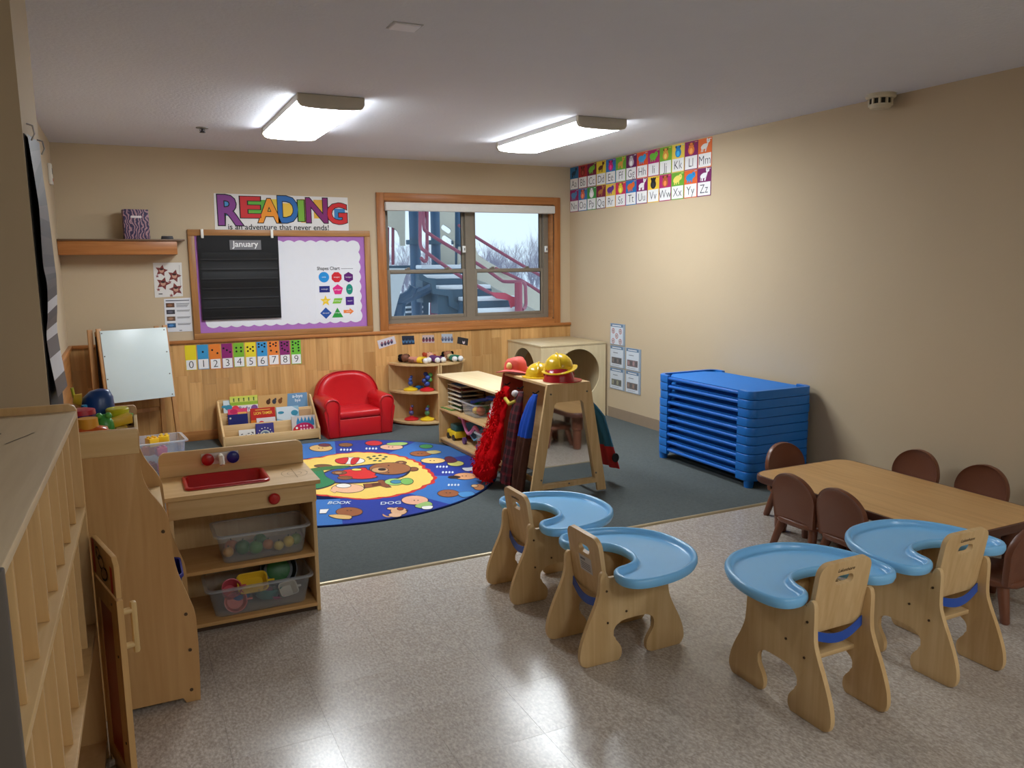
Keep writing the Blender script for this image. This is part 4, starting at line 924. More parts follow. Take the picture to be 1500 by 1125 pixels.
def d_body(m, fr, w, h):
    m.m(ink((206, 214, 90))); m.flat(rect(-w/2, w/2, h*0.9, h), fr, 1); m.m(ink((150, 186, 60)))
    m.flat(rect(-w/2, w/2, h-0.075, h-0.05), fr, 1); m.m(ink((60, 90, 50)))
    for k in range(5): x = -w*0.36+k*w*0.18; m.flat(circ(x, h-0.02, 0.006, n=8), fr, 2); m.flat(rect(x-0.004, x+0.004, h-0.045, h-0.024), fr, 2)
    m.m(ink((230, 226, 230))); m.flat(rect(-w/2, w/2, 0, h-0.08), fr, 1); m.m(ink((226, 60, 80))); m.flat(circ(-w*0.32, h-0.105, 0.03, 0.028), fr, 2); m.m(ink((130, 80, 150))); m.flat(circ(w*0.36, h-0.11, 0.028), fr, 2)
    m.m(ink((96, 60, 130))); m.text('Body', fr, (0, h-0.12), 0.045, 2, 0.01)
def d_bye(m, fr, w, h):
    m.m(ink((110, 150, 186))); m.flat([(w*0.05, 0), (w/2, 0), (w/2, h), (w*0.1, h)], fr, 1); m.m(ink((230, 236, 240))); m.text('a-bye', fr, (w*0.3, h-0.04), 0.042, 2, 0.016); m.text('bye', fr, (w*0.3, h-0.075), 0.036, 2, 0.012)
    m.m(ink((90, 60, 40)))
    for k, x in enumerate((-0.3, -0.18, -0.06)): m.m(ink(((80, 50, 34), (60, 64, 76), (120, 76, 40))[k])); m.flat(circ(w*x, h-0.06, 0.018, 0.022, 12), fr, 1); m.flat(circ(w*x+0.012, h-0.04, 0.009, 0.012, 10), fr, 1)
def d_lion(m, fr, w, h):
    m.m(ink((226, 130, 40))); m.flat(rect(-w/2, w/2, 0, h*0.5), fr, 1); m.m(ink((250, 206, 80))); m.text('LION TAMER', fr, (0, h-0.055), 0.034, 2, 0.012, sx=0.78); m.m(ink((240, 190, 90))); m.flat(rect(-w*0.3, w*0.3, h-0.018, h-0.012), fr, 2)
def d_dots(m, fr, w, h):
    m.m(ink((56, 130, 176))); m.flat([(-w*0.3, h*0.55)]+[(-w*0.3+w*0.75*i/10, h*(0.72+0.24*(i % 2))) for i in range(11)]+[(w*0.45, h*0.5)], fr, 1)
    m.m(ink((186, 30, 90))); m.flat(circ(0.0, h*0.36, w*0.42, h*0.3, 24), fr, 2); m.m(ink((240, 200, 220)))
    for k in range(11): m.flat(circ(-w*0.12+(k % 4)*w*0.13, h*(0.2+0.15*(k//4)), 0.008, n=10), fr, 3)
    m.m(ink((196, 40, 40))); m.flat(circ(-w*0.32, h*0.3, 0.03, 0.035, 14), fr, 3); m.m(ink((240, 240, 236))); m.flat(circ(-w*0.3, h*0.42, 0.01, n=10), fr, 4)
def d_sky(m, fr, w, h):
    m.m(ink((206, 220, 228))); m.flat([(-w/2, h*0.5), (w*0.1, h*0.3), (w/2, h*0.8), (w*0.2, h), (-w/2, h)], fr, 1); m.m(ink((60, 140, 170))); m.flat(circ(w*0.3, h*0.7, 0.03, 0.024), fr, 2); m.flat(circ(-w*0.3, h*0.75, 0.026, 0.012), fr, 2)
def d_purple(m, fr, w, h):
    m.m(ink((190, 200, 190))); m.flat(circ(0, h*0.3, w*0.3, w*0.28, 20), fr, 1); m.m(ink((90, 110, 140))); m.flat(circ(0, h*0.3, w*0.23, w*0.21, 20), fr, 2); m.m(ink((230, 226, 200))); m.flat(circ(-0.01, h*0.28, w*0.08, w*0.16, 12), fr, 3); m.flat(circ(0.016, h*0.26, w*0.08, w*0.12, 12), fr, 3)
    for k in range(7): a = PI*(k+0.5)/7; m.flat(circ(w*0.38*math.cos(a), h*0.34+w*0.38*math.sin(a), 0.005, n=6), fr, 2)
def d_white(m, fr, w, h):
    m.m(ink((80, 80, 84)))
    for k in range(8): m.flat(circ(random.uniform(-.4, .4)*w, random.uniform(.3, .85)*h, 0.01, 0.004, 8, random.uniform(0, 3)), fr, 1)
def d_pink(m, fr, w, h):
    m.m(ink((240, 180, 90))); m.flat(rect(w*0.0, w*0.46, h-0.05, h-0.03), fr, 1); m.m(ink((196, 40, 90))); m.flat(circ(-w*0.2, h-0.02, 0.03, 0.02), fr, 1)
def d_navy(m, fr, w, h): m.m(ink((200, 200, 180))); m.flat(circ(-w*0.38, h-0.03, 0.008, n=10), fr, 1); m.m(ink((60, 66, 150))); m.flat(circ(w*0.2, 0.02, w*0.25, 0.03), fr, 1)
def d_small(m, fr, w, h): m.m(ink((206, 60, 60))); m.flat(circ(-w*0.25, h*0.7, 0.02, 0.012), fr, 1); m.m(ink((130, 110, 170))); m.flat(circ(w*0.2, h*0.6, 0.025, 0.01), fr, 1)
Y3, Y2, Y1 = 6.77+0.335, 6.77+0.205, 6.77+0.08
z3, z2, z1 = 0.14, 0.08, 0.03
book(418, 735, 478, Y3, z3, (176, 200, 206), 'pale blue book in the top tier against rack side', d_sky)
book(480, 700, 735, Y3, z3, (210, 216, 110), 'green and white Body picture book in the top tier', d_body)
book(738, 690, 1190, Y3, z3, (206, 164, 104), 'wide tan and blue a-bye book in the top tier', d_bye)
book(462, 815, 640, Y2, z2, (226, 70, 110), 'pink book behind the navy spiral book', d_pink)
book(668, 808, 895, Y2, z2, (190, 44, 36), 'red LION TAMER picture book in the middle tier', d_lion)
book(905, 795, 1112, Y2, z2, (150, 190, 210), 'pale blue book with teal animals in the middle tier', d_sky)
book(1114, 815, 1222, Y2, z2, (186, 150, 112), 'plain tan book in the middle tier by rack side')
book(462, 865, 645, Y2-0.03, z2, (30, 36, 100), 'navy blue spiral bound book in the middle tier', d_navy, True)
book(725, 895, 898, Y2-0.03, z2, (220, 214, 216), 'small white book with red spot in front of the red book', d_small)
book(1045, 880, 1262, Y1, z1, (206, 196, 190), 'book with polka dot magenta fish in the bottom tier', d_dots)
book(562, 1005, 712, Y1, z1, (226, 226, 222), 'small white card book in the bottom tier', d_white)
book(716, 948, 882, Y1, z1, (64, 60, 130), 'small purple board book with round picture in the bottom tier', d_purple)

# ================================================================== easel
a = math.radians(16)
t = thing('easel', 'wooden child easel with white board leaning by the panelling', 'easel', (0.075, 6.9, 0.0062), a)
EW = wood((196, 146, 92), (170, 120, 70), 'z'); hw = 0.25
tilt = Matrix.Rotation(math.radians(-9), 4, 'X')
for s in (-1, 1):
    m = MB(EW); m.M = tilt; m.box(s*hw-0.018, s*hw+0.018, -0.012, 0.012, 0.02, 1.02, 0.003); l = m.build('front_leg', t)
    m = MB(paint((30, 28, 28), 0.7)); m.M = tilt; m.box(s*hw-0.019, s*hw+0.019, -0.013, 0.013, 0.0, 0.022); m.build('rubber_foot', l)
    m = MB(EW); m.box(s*hw-0.05-0.018, s*hw-0.05+0.018, 0.195, 0.219, 0.0, 1.0, 0.003); m.build('rear_leg', t)
m = MB(EW); m.box(-0.28, 0.2, 0.215, 0.232, 0.3, 0.33); m.build('rear_brace', t)
m = MB(EW); m.M = tilt; m.box(-hw-0.02, hw+0.02, 0.012, 0.03, 0.96, 1.0, 0.002); m.build('top_rail', t)
m = MB(paint((212, 226, 226), 0.3, 0.5, 0.02)); m.M = tilt; m.box(-hw+0.005, hw+0.005, -0.02, -0.0125, 0.43, 1.0, 0.001); wb = m.build('white_board', t)
m = MB(paint((96, 90, 84), 0.4, 0.5, 0.05, 0.5)); m.M = tilt
for sx in (-1, 1):
    for z in (0.45, 0.62, 0.8, 0.98): m.cyl((sx*(hw-0.015), -0.0205, z), (sx*(hw-0.015), -0.024, z), 0.005, n=8)
m.build('screw', wb)
m = MB(paint((36, 30, 28), 0.6)); m.box(-0.27, 0.17, 0.186, 0.193, 0.42, 0.98); m.build('rear_board', t)

# ================================================================== corner shelves with toys and dolls
CXs, RS = 2.55, 0.375
def quarter(s, label):
    t = thing('corner_shelf', label, 'corner shelf', (CXs+s*0.003, YB-0.03, 0.0062))
    for z in (0.035, 0.315, 0.572):
        pts = [(0, 0)]+[(s*RS*math.sin(b), -RS*math.cos(b)) for b in [PI/2*i/14 for i in range(15)]]
        m = MB(maple('x')); m.prism(pts if s < 0 else pts, 'z', z-0.016, z, bev=0.002); m.build('shelf_board', t)
    m = MB(maple('z')); x0, x1 = sorted((s*0.001, s*0.014)); m.box(x0, x1, -RS, 0, 0.0, 0.556); m.build('side_panel', t, 0)
    m = MB(maple('z')); x0, x1 = sorted((s*0.015, s*RS)); m.box(x0, x1, -0.012, 0, 0.0, 0.556); m.build('back_panel', t, 0)
    pts = [(s*(RS-0.03)*math.sin(b), -(RS-0.03)*math.cos(b)) for b in [PI/2*i/14 for i in range(15)]]; pts += [(x*0.96, y*0.96) for x, y in reversed(pts)]
    m = MB(maple('x')); m.prism(pts, 'z', 0.0, 0.019); m.build('plinth', t)
quarter(-1, 'quarter round maple corner shelf next to the red armchair'); quarter(1, 'quarter round maple corner shelf under the window beside play cube')
def spinner(px, py, z, base, bcol, balls, label):
    t = thing('spinner_toy', label, 'toy', (px, py, z+0.0005), 0, 'spinner toys on the corner shelf'); t.scale = (1.2, 1.2, 1.2)
    m = MB(paint(base, 0.3)); m.lathe([(0.055, 0), (0.058, 0.008), (0.05, 0.016), (0.02, 0.024), (0.012, 0.03)], (0, 0, 0), 20); m.build('base', t)
    m = MB(paint((180, 186, 200), 0.3)); m.cyl((0, 0, 0.028), (0, 0, 0.11), 0.004, n=8); m.build('stem', t)
    for k, (dx, dy, dz, r) in enumerate(balls):
        m = MB(paint(bcol[k % len(bcol)], 0.25)); m.ell((dx, dy, dz), r, nu=12, nv=8); m.build('ball', t)
B5 = [(0, 0, 0.055, 0.024), (0.02, -0.01, 0.085, 0.02), (-0.022, 0.0, 0.08, 0.02), (0.0, -0.02, 0.105, 0.02), (0.028, 0.0, 0.12, 0.02), (-0.006, 0.01, 0.13, 0.018)]
B2 = [(0, 0, 0.055, 0.02), (0, 0, 0.085, 0.016), (0.008, 0, 0.105, 0.012)]
spinner(2.335, 7.03, 0.322, (226, 190, 40), [(60, 86, 160), (80, 110, 190)], B2, 'spinner toy with yellow base and small blue balls, upper shelf')
spinner(2.462, 6.93, 0.322, (200, 36, 40), [(50, 80, 160), (90, 160, 80), (40, 60, 130)], B5, 'spinner toy with red base and blue and green balls, upper shelf')
spinner(2.335, 7.03, 0.0425, (200, 36, 40), [(90, 90, 150), (170, 60, 60)], B2, 'spinner toy with red base on the lowest corner shelf')
spinner(2.46, 6.94, 0.0425, (226, 190, 40), [(80, 130, 90), (90, 90, 160)], B2, 'spinner toy with yellow base on the lowest corner shelf')
p = on_z(0.322, 611, 568)
tt = thing('toy_dish', 'low blue toy dish between the two upper spinner toys', 'toy', (2.43, 7.08, 0.3225)); m = MB(paint((30, 110, 186), 0.3)); m.lathe([(0.04, 0), (0.05, 0.02), (0.045, 0.022), (0.036, 0.006)], (0, 0, 0), 18, True, True); m.build('bowl', tt); m = MB(paint((40, 130, 200), 0.3)); m.ell((0, 0, 0.018), (0.03, 0.03, 0.014)); m.build('knob', tt)
p = on_z(0.322, 654, 546)
tt = thing('toy_teapot', 'purple toy pot on the corner shelf under the window', 'toy', (2.69, 7.06, 0.3225)); m = MB(paint((110, 40, 110), 0.35)); m.lathe([(0.045, 0), (0.06, 0.03), (0.055, 0.06), (0.02, 0.075)], (0, 0, 0), 18); m.build('body', tt); m = MB(paint((140, 50, 120), 0.35)); m.ell((0, 0, 0.08), (0.022, 0.022, 0.012)); m.build('lid', tt); m = MB(paint((110, 40, 110), 0.35)); m.tube([(0.05, 0, 0.05), (0.08, 0, 0.05), (0.085, 0, 0.03), (0.055, 0, 0.015)], 0.006, 6); m.build('handle', tt)
def doll(cx, cy, rz, hair, dress, skin, skirt, label):
    t = thing('rag_doll', label, 'doll', (cx, cy, 0.579), rz, 'rag dolls on the corner shelves')   # lies on its back, feet to -y
    m = MB(paint(dress, 0.8)); m.rings([[((0.035+0.022*f)*math.cos(b), 0.03-0.11*f, 0.030+(0.028)*math.sin(b)) for b in [2*PI*i/14 for i in range(14)]] for f in (0, 0.3, 0.65, 1)]); m.build('dress', t, 60)
    m = MB(paint(skirt, 0.8)); m.rings([[((0.057+0.008*f)*math.cos(b), -0.07-0.05*f, 0.031+0.03*math.sin(b)) for b in [2*PI*i/14 for i in range(14)]] for f in (0, 0.5, 1)]); m.build('skirt', t, 60)
    m = MB(paint(skin, 0.7)); m.ell((0, 0.08, 0.045), (0.042, 0.042, 0.038)); h = m.build('head', t)
    m = MB(ink((30, 24, 24)));
    for s in (-1, 1): m.ell((s*0.015, 0.072, 0.08), (0.005, 0.006, 0.003), nu=8, nv=6)
    m.build('eyes', h)
    m = MB(paint(hair, 0.9, 0.1, 0.2, 0, 60, 0, 0.8)); rr = random.Random(int(cx*1000))
    for k in range(18):
        b = rr.uniform(-0.4, PI+0.4); m.ell((0.045*math.cos(b)+rr.uniform(-.012, .012), 0.085+0.04*math.sin(b), rr.uniform(0.02, 0.062)), rr.uniform(0.015, 0.024), nu=8, nv=6)
    m.build('hair', t)
    for s in (-1, 1):
        m = MB(paint(skin, 0.8)); m.tube([(s*0.03, -0.1, 0.03), (s*0.03, -0.135, 0.032)], 0.014, 8); l = m.build('leg', t)
        m = MB(paint((222, 220, 218), 0.6)); m.ell((s*0.03, -0.152, 0.028), 0.0265); m.build('foot', l)
        m = MB(paint(skin, 0.8)); m.tube([(s*0.035, 0.03, 0.035), (s*0.068, -0.01, 0.03), (s*0.072, -0.045, 0.026)], 0.013, 8); m.build('arm', t)
p1, p2, p3 = on_z(0.59, 625, 524), on_z(0.59, 636, 522), on_z(0.59, 660, 521)
doll(2.36, 7.02, math.radians(42), (26, 20, 20), (196, 130, 110), (110, 66, 44), (226, 186, 40), 'rag doll with dark hair and yellow skirt, lying on corner shelves')
doll(2.565, 7.03, math.radians(6), (170, 66, 40), (92, 50, 110), (206, 150, 120), (92, 44, 100), 'rag doll with red hair and purple dress, lying on corner shelves')
doll(2.75, 7.04, math.radians(2), (16, 14, 14), (210, 200, 150), (150, 100, 72), (40, 110, 86), 'rag doll with black hair and green skirt, lying on corner shelves')

# ================================================================== low toy shelf
ang = math.atan2(-1.09, 0.035)
t = thing('toy_shelf', 'low open maple toy shelf between the rug and dress-up stand', 'shelf unit', (2.262, 6.108, 0.0195), ang)
SL, SD, SH = 1.09, 0.37, 0.572
for x0 in (0, SL-0.018):
    m = MB(maple('z')); m.box(x0, x0+0.018, 0, SD, 0, SH-0.019, 0.002); m.build('side_panel', t)
m = MB(wood((226, 204, 164), (214, 190, 146), 'x', 0.35)); m.box(-0.004, SL+0.004, -0.006, SD+0.004, SH-0.018, SH, 0.003); m.build('top_board', t)
for z in (0.045, 0.295):
    m = MB(maple('x')); m.box(0.0185, SL-0.0185, 0.004, SD-0.014, z-0.016, z, 0.002); m.build('shelf_board', t)
m = MB(maple('x')); m.box(0.0185, SL-0.0185, SD-0.012, SD, 0.0, SH-0.019); m.build('back_panel', t, 0)
m = MB(maple('x')); m.box(0.0185, SL-0.0185, 0.02, 0.032, 0.0, 0.028); m.build('kick_board', t, 0)
TS = Matrix.Translation((2.262, 6.108, 0.0195)) @ Matrix.Rotation(ang, 4, 'Z')
def ts(x, y, z): return TS @ Vector((x, y, z))
def bin_(name, label, loc, rz, w, d, h, wall=0.0025, col=(216, 222, 228), alpha=0.12, lip=0.012):
    t = thing(name, label, 'bin', loc, rz)
    def R(s, z, g=0.0): return [(x*s-math.copysign(g, x), y*s-math.copysign(g, y), z) for x, y in rrect(-w/2, w/2, -d/2, d/2, 0.03, 4)]
    m = MB(clear(col, alpha, 0.15)); m.rings([R(0.86, 0.001), R(0.88, 0.004), R(1.0, h)], True, False); m.rings([R(1.0, h, wall), R(0.88, 0.006, wall)], False, True); m.build('body', t, 50)
    m = MB(clear(col, 0.35, 0.2)); L0, L1 = R(1.0, h), [(x*(1+lip/w*2), y*(1+lip/d*2), h) for x, y in rrect(-w/2, w/2, -d/2, d/2, 0.03, 4)]
    m.rings([[(x, y, h-0.008) for x, y, _ in L1], L1, [(x, y, h+0.001) for x, y, _ in R(1.0, h, 0.001)]], False, False); m.build('rim', t, 50)
    return t
# puzzle rack
o = ts(0.2, 0.17, 0.2955)
t = thing('puzzle_rack', 'black wire puzzle rack on the middle board of the toy shelf', 'rack', o, ang)
m = MB(paint((30, 30, 32), 0.4))
for x in (-0.13, 0.13):
    for y in (-0.1, 0.1): m.cyl((x, y, 0.0), (x, y, 0.205), 0.003, n=6)
for k in range(6):
    z = 0.012+k*0.036
    for x in (-0.13, 0.13): m.cyl((x, -0.11, z), (x, 0.11, z), 0.0025, n=6)
    m.cyl((-0.13, 0.1, z), (0.13, 0.1, z), 0.0025, n=6)
m.build('wire_frame', t)
for k in range(6):
    o = ts(0.2, 0.165, 0.2955+0.0155+k*0.036); lab = ('lowest', 'second lowest', 'third lowest', 'third highest', 'second highest', 'topmost')[k]
    tt = thing('puzzle_board', 'wooden puzzle board in the wire rack, %s slot' % lab, 'puzzle', o, ang, 'puzzles in the wire rack')
    m = MB(paint((206, 196, 176), 0.5)); m.box(-0.122, 0.122, -0.11, 0.095, 0.0, 0.008, 0.001); m.build('board', tt)
    m = MB(paint([(40, 120, 70), (60, 60, 70), (90, 70, 60), (50, 60, 80), (150, 60, 50), (40, 90, 160)][k], 0.5))
    for q in range(4): m.box(-0.1+q*0.052, -0.06+q*0.052, -0.09, 0.07, 0.008, 0.014, 0.002)
    m.build('pieces', tt)
o = ts(0.12, 0.065, 0.2955); tt = thing('picture_tray', 'green edged picture puzzle tray on shelf edge before the wire rack', 'puzzle', o, ang+0.1)
m = MB(paint((96, 140, 70), 0.5)); m.box(-0.09, 0.09, -0.05, 0.05, 0, 0.008, 0.001); m.build('tray', tt); m = MB(paint((206, 170, 120), 0.6))
for q in range(3): m.box(-0.075+q*0.052, -0.03+q*0.052, -0.035, 0.035, 0.008, 0.013, 0.002)
m.build('pieces', tt)
# toy bin in the middle shelf
bn = bin_('toy_bin', 'clear toy bin with blue and yellow toys on the middle board', ts(0.49, 0.165, 0.2955), ang, 0.28, 0.24, 0.105)
for k, (x, y, r, c, nm, lab) in enumerate(((0.42, 0.15, 0.034, (40, 70, 150), 'toy_ball', 'dark blue toy ball in middle shelf bin'), (0.48, 0.12, 0.03, (226, 186, 60), 'toy_ball', 'yellow toy ball in middle shelf bin'), (0.55, 0.13, 0.036, (196, 90, 60), 'toy_ball', 'rust orange toy ball in middle shelf bin'), (0.46, 0.21, 0.034, (60, 150, 80), 'toy_ball', 'green toy ball in middle shelf bin'))):
    o = ts(x, y, 0.302); tt = thing(nm, lab, 'toy ball', o); m = MB(paint(c, 0.35)); m.ell((0, 0, r), r, nu=14, nv=10); m.build('ball', tt); m = MB(paint(tuple(int(v*0.7) for v in c), 0.35)); m.lathe([(r*1.005, r-0.003), (r*1.01, r), (r*1.005, r+0.003)], (0, 0, 0), 14, False, False); m.build('seam', tt)
def lobed(name, label, cat, o, c, parts):
    tt = thing(name, label, cat, o, ang)
    for nm, ctr, rad, cc in parts:
        m = MB(paint(cc or c, 0.35)); m.ell(ctr, rad, nu=14, nv=10); m.build(nm, tt)
    return tt
o = ts(0.52, 0.17, 0.365)
tt = thing('toy_shovel', 'bright blue toy shovel lying across the middle bin', 'toy', o, ang+0.5); m = MB(paint((24, 70, 190), 0.35)); m.tube([(-0.12, 0, 0.025), (-0.03, 0, 0.05), (0.04, 0, 0.062)], 0.014, 10, [0.014, 0.013, 0.016]); m.build('handle', tt); m = MB(paint((24, 70, 190), 0.35)); m.ell((0.09, 0, 0.075), (0.065, 0.042, 0.022)); m.build('scoop', tt)
o = ts(0.44, 0.19, 0.37); tt = thing('toy_rake', 'green toy rake sticking out of the middle bin', 'toy', o, ang+1.0); m = MB(paint((60, 150, 60), 0.35)); m.tube([(-0.05, 0, 0.0), (0.05, 0, 0.05)], 0.008, 8); m.build('handle', tt); m = MB(paint((60, 150, 60), 0.35)); m.box(0.045, 0.06, -0.04, 0.04, 0.04, 0.06, 0.004); m.build('head', tt)
# white and red toy rooster
tt = lobed('toy_hen', 'white toy hen with red top on the middle shelf end', 'toy', ts(0.85, 0.1, 0.296), (214, 218, 222), [('body', (0, 0, 0.07), (0.05, 0.042, 0.062), None), ('head', (0.012, -0.005, 0.14), (0.033, 0.03, 0.036), None), ('comb', (0.012, 0, 0.178), (0.026, 0.01, 0.016), (196, 40, 44)), ('hat', (0.0, 0.02, 0.155), (0.042, 0.024, 0.036), (170, 40, 60)), ('base', (0, 0, 0.012), (0.06, 0.05, 0.012), (70, 130, 180))])
# lower shelf
tt = thing('toy_truck', 'yellow, green and blue toy truck on the lowest board', 'toy', ts(0.14, 0.1, 0.0455), ang)
m = MB(paint((232, 200, 40), 0.35)); m.box(-0.09, 0.09, -0.05, 0.05, 0.02, 0.075, 0.01); m.build('chassis', tt); m = MB(paint((40, 90, 90), 0.35)); m.box(-0.03, 0.085, -0.045, 0.045, 0.075, 0.13, 0.012); m.build('cab', tt)
for sx in (-1, 1):
    for sy in (-1, 1): m = MB(paint((40, 40, 44), 0.5)); m.cyl((sx*0.055, sy*0.038, 0.024), (sx*0.055, sy*0.056, 0.024), 0.024, n=14); m.build('wheel', tt)
tt = thing('toy_block', 'red toy block with blue lid stacked behind the truck', 'toy', ts(0.14, 0.24, 0.0455), ang); m = MB(paint((190, 40, 40), 0.4)); m.box(-0.07, 0.07, -0.06, 0.06, 0, 0.15, 0.008); m.build('body', tt); m = MB(paint((40, 60, 140), 0.4)); m.box(-0.074, 0.074, -0.064, 0.064, 0.15, 0.19, 0.008); m.build('lid', tt)
tt = thing('doll_stroller', 'pink and blue doll stroller parked on the lowest board', 'doll stroller', ts(0.48, 0.15, 0.0455), ang)
m = MB(paint((226, 130, 190), 0.35))
for y in (-0.075, 0.075): m.tube(crv([(-0.22, y, 0.2), (-0.17, y, 0.21), (-0.12, y, 0.15), (-0.05, y, 0.1), (0.03, y, 0.14), (0.08, y, 0.175), (0.14, y, 0.14)], 4, False), 0.014, 8)
m.tube([(-0.22, -0.075, 0.2), (-0.22, 0.075, 0.2)], 0.013, 8); m.build('handle_frame', tt)
m = MB(paint((110, 170, 220), 0.5)); m.rings([[(x, y*0.9, 0.05+0.13*abs((x-0.02)/0.15)**2+z) for y, z in ((-0.07, 0.0), (0.07, 0), (0.07, 0.012), (-0.07, 0.012))] for x in (-0.12, -0.06, 0.02, 0.1, 0.16)]); m.build('sling_seat', tt)
for sx in (-0.12, 0.14):
    for sy in (-1, 1): m = MB(paint((90, 60, 120), 0.5)); m.cyl((sx, sy*0.07, 0.028), (sx, sy*0.088, 0.028), 0.028, n=14); m.build('wheel', tt)
bn = bin_('toy_bin', 'clear bin of pink toys on the lowest board behind red boa', ts(0.8, 0.15, 0.0455), ang, 0.3, 0.25, 0.16)
for k, (x, y, z, c, lab) in enumerate(((0.72, 0.12, 0.055, (216, 110, 140), 'rose pink soft toy in the lowest shelf bin'), (0.83, 0.14, 0.055, (226, 200, 206), 'pale pink soft toy in the lowest shelf bin'), (0.77, 0.2, 0.12, (206, 130, 160), 'dusky pink soft toy on top in the lowest shelf bin'), (0.87, 0.12, 0.13, (170, 190, 226), 'pale blue soft toy in the lowest shelf bin'))):
    lobed('soft_toy', lab, 'soft toy', ts(x, y, z), c, [('body', (0, 0, 0.045), (0.05, 0.045, 0.045), None), ('head', (0.02, -0.02, 0.09), (0.032, 0.03, 0.03), None), ('ear', (0.04, -0.02, 0.118), (0.011, 0.009, 0.014), None), ('ear', (0.0, -0.02, 0.118), (0.011, 0.009, 0.014), None)])
# ================================================================== dress-up stand
t = thing('dress_up_stand', 'maple dress-up stand with mirror end and costumes on its sides', 'dress-up stand', (2.46, 4.285, 0.0195))
DH = 0.722; trap = [(-0.28, 0), (-0.215, 0), (-0.207, 0.055), (0.207, 0.055), (0.215, 0), (0.28, 0), (0.27, 0.06), (0.158, DH-0.02), (0.15, DH), (-0.15, DH), (-0.158, DH-0.02), (-0.27, 0.06)]
m = MB(maple('z')); m.prism(trap, 'y', 0, 0.018, holes=[[(-0.195, 0.085), (0.195, 0.085), (0.104, 0.59), (0.09, 0.605), (-0.09, 0.605), (-0.104, 0.59)]]); fp = m.build('end_panel', t)
mm, nt, b = _new('mirror'); b.inputs['Base Color'].default_value = (0.82, 0.84, 0.84, 1); b.inputs['Metallic'].default_value = 1; b.inputs['Roughness'].default_value = 0.04
m = MB(mm); m.prism([(-0.21, 0.07), (0.21, 0.07), (0.105, 0.62), (-0.105, 0.62)], 'y', 0.0185, 0.022); m.build('mirror', fp, 0)
m = MB(paint((120, 118, 112), 0.3, 0.5, 0.05, 0.8))
for x, z in ((-0.2, 0.12), (0.2, 0.12), (0, 0.075), (-0.13, 0.66), (0.13, 0.66)): m.cyl((x, -0.004, z), (x, 0.001, z), 0.006, n=8)
m.build('screw', fp)
m = MB(paint((176, 66, 52), 0.5)); m.prism(trap, 'y', 0.632, 0.65, bev=0.003); m.build('end_panel', t)
m = MB(maple('y')); m.box(-0.15, 0.15, 0.0185, 0.6315, DH-0.018, DH, 0.002); m.build('top_tray', t)
m = MB(maple('y')); m.box(-0.008, 0.008, 0.0235, 0.6315, 0.05, DH-0.019); m.build('centre_panel', t, 0)
for s in (-1, 1):
    m = MB(maple('y')); m.box(s*0.215-0.012, s*0.215+0.012, 0.0185, 0.6315, 0.09, 0.12, 0.002); m.build('side_rail', t)
    for y in (0.14, 0.36, 0.56):
        m = MB(paint((60, 60, 64), 0.3, 0.5, 0.05, 0.8)); m.tube([(s*0.14, y, DH-0.06), (s*0.165, y, DH-0.075), (s*0.185, y, DH-0.065)], 0.005, 6); m.build('coat_peg', t)
def drape(name, label, secs, mats, cat='costume', fuzz=0.0, nfold=5):
    """hanging cloth: secs = (x, y, z, half_width_y, thickness); mats = list of (z_above, name, material)"""
    t = thing(name, label, cat, (2.46, 4.285, 0.0))
    S3 = crv([tuple(s) for s in secs], 5, False); n = 40; rr = random.Random(len(secs)+int(secs[0][1]*100))
    groups = {}
    for zmin, nm, mat in mats:
        g = [s for s in S3 if s[2] >= zmin-0.03]; S3 = [s for s in S3 if s[2] < zmin+0.001]
        m = MB(mat); R = []
        for (x, y, z, hw, th) in g:
            ring = []
            for i in range(n):
                a = 2*PI*i/n; c, s_ = math.cos(a), math.sin(a)
                fold = 1+0.35*math.sin(nfold*2*c+z*9)*min(1, (0.75-z)*2)
                px = x+th*math.copysign(abs(s_)**0.8, s_)*fold; py = y+hw*c
                if fuzz:
                    v = Vector((px*30, py*30, z*30)); d = fuzz*mnoise.noise(v); px += d; py += fuzz*mnoise.noise(v+Vector((9, 3, 1)))
                ring.append((px, py, z))
            R.append(ring)
        m.rings(R); m.build(nm, t, 70)
    return t
BOA = paint((204, 22, 28), 1.0, 0.0, 0.3, 0, 40, 0, 1.0)
b_ = drape('feather_boa', 'long fuzzy red boa hanging on the far end of dress-up stand', [(-0.19, 0.5, 0.665, 0.03, 0.012), (-0.215, 0.5, 0.6, 0.06, 0.02), (-0.255, 0.5, 0.48, 0.075, 0.028), (-0.3, 0.49, 0.34, 0.1, 0.04), (-0.345, 0.49, 0.2, 0.12, 0.05), (-0.37, 0.49, 0.1, 0.115, 0.052), (-0.36, 0.49, 0.045, 0.08, 0.03)], [(-1, 'body', BOA)], fuzz=0.022)
rr = random.Random(3); m = MB(paint((216, 28, 32), 1.0, 0.0, 0.2))
for k in range(2600):
    f = rr.random(); z = 0.64-0.59*f; hw = 0.03+0.09*min(1, f*1.3); y = 0.5+0.01*f+hw*rr.uniform(-1, 1); x = -0.195-0.16*min(1, f*1.2)-rr.uniform(0.01, 0.06)
    d = Vector((rr.uniform(-1, 0.1), rr.uniform(-1, 1), rr.uniform(-1.2, 0.3))).normalized()*rr.uniform(0.012, 0.03); s = d.cross(Vector((0.3, 0.5, 0.8))).normalized()*0.0045
    p = Vector((x, y, z)); m.face([m.v(p-s), m.v(p+s), m.v(p+d)])
m.build('fluff', b_, 0)['kind'] = 'stuff'
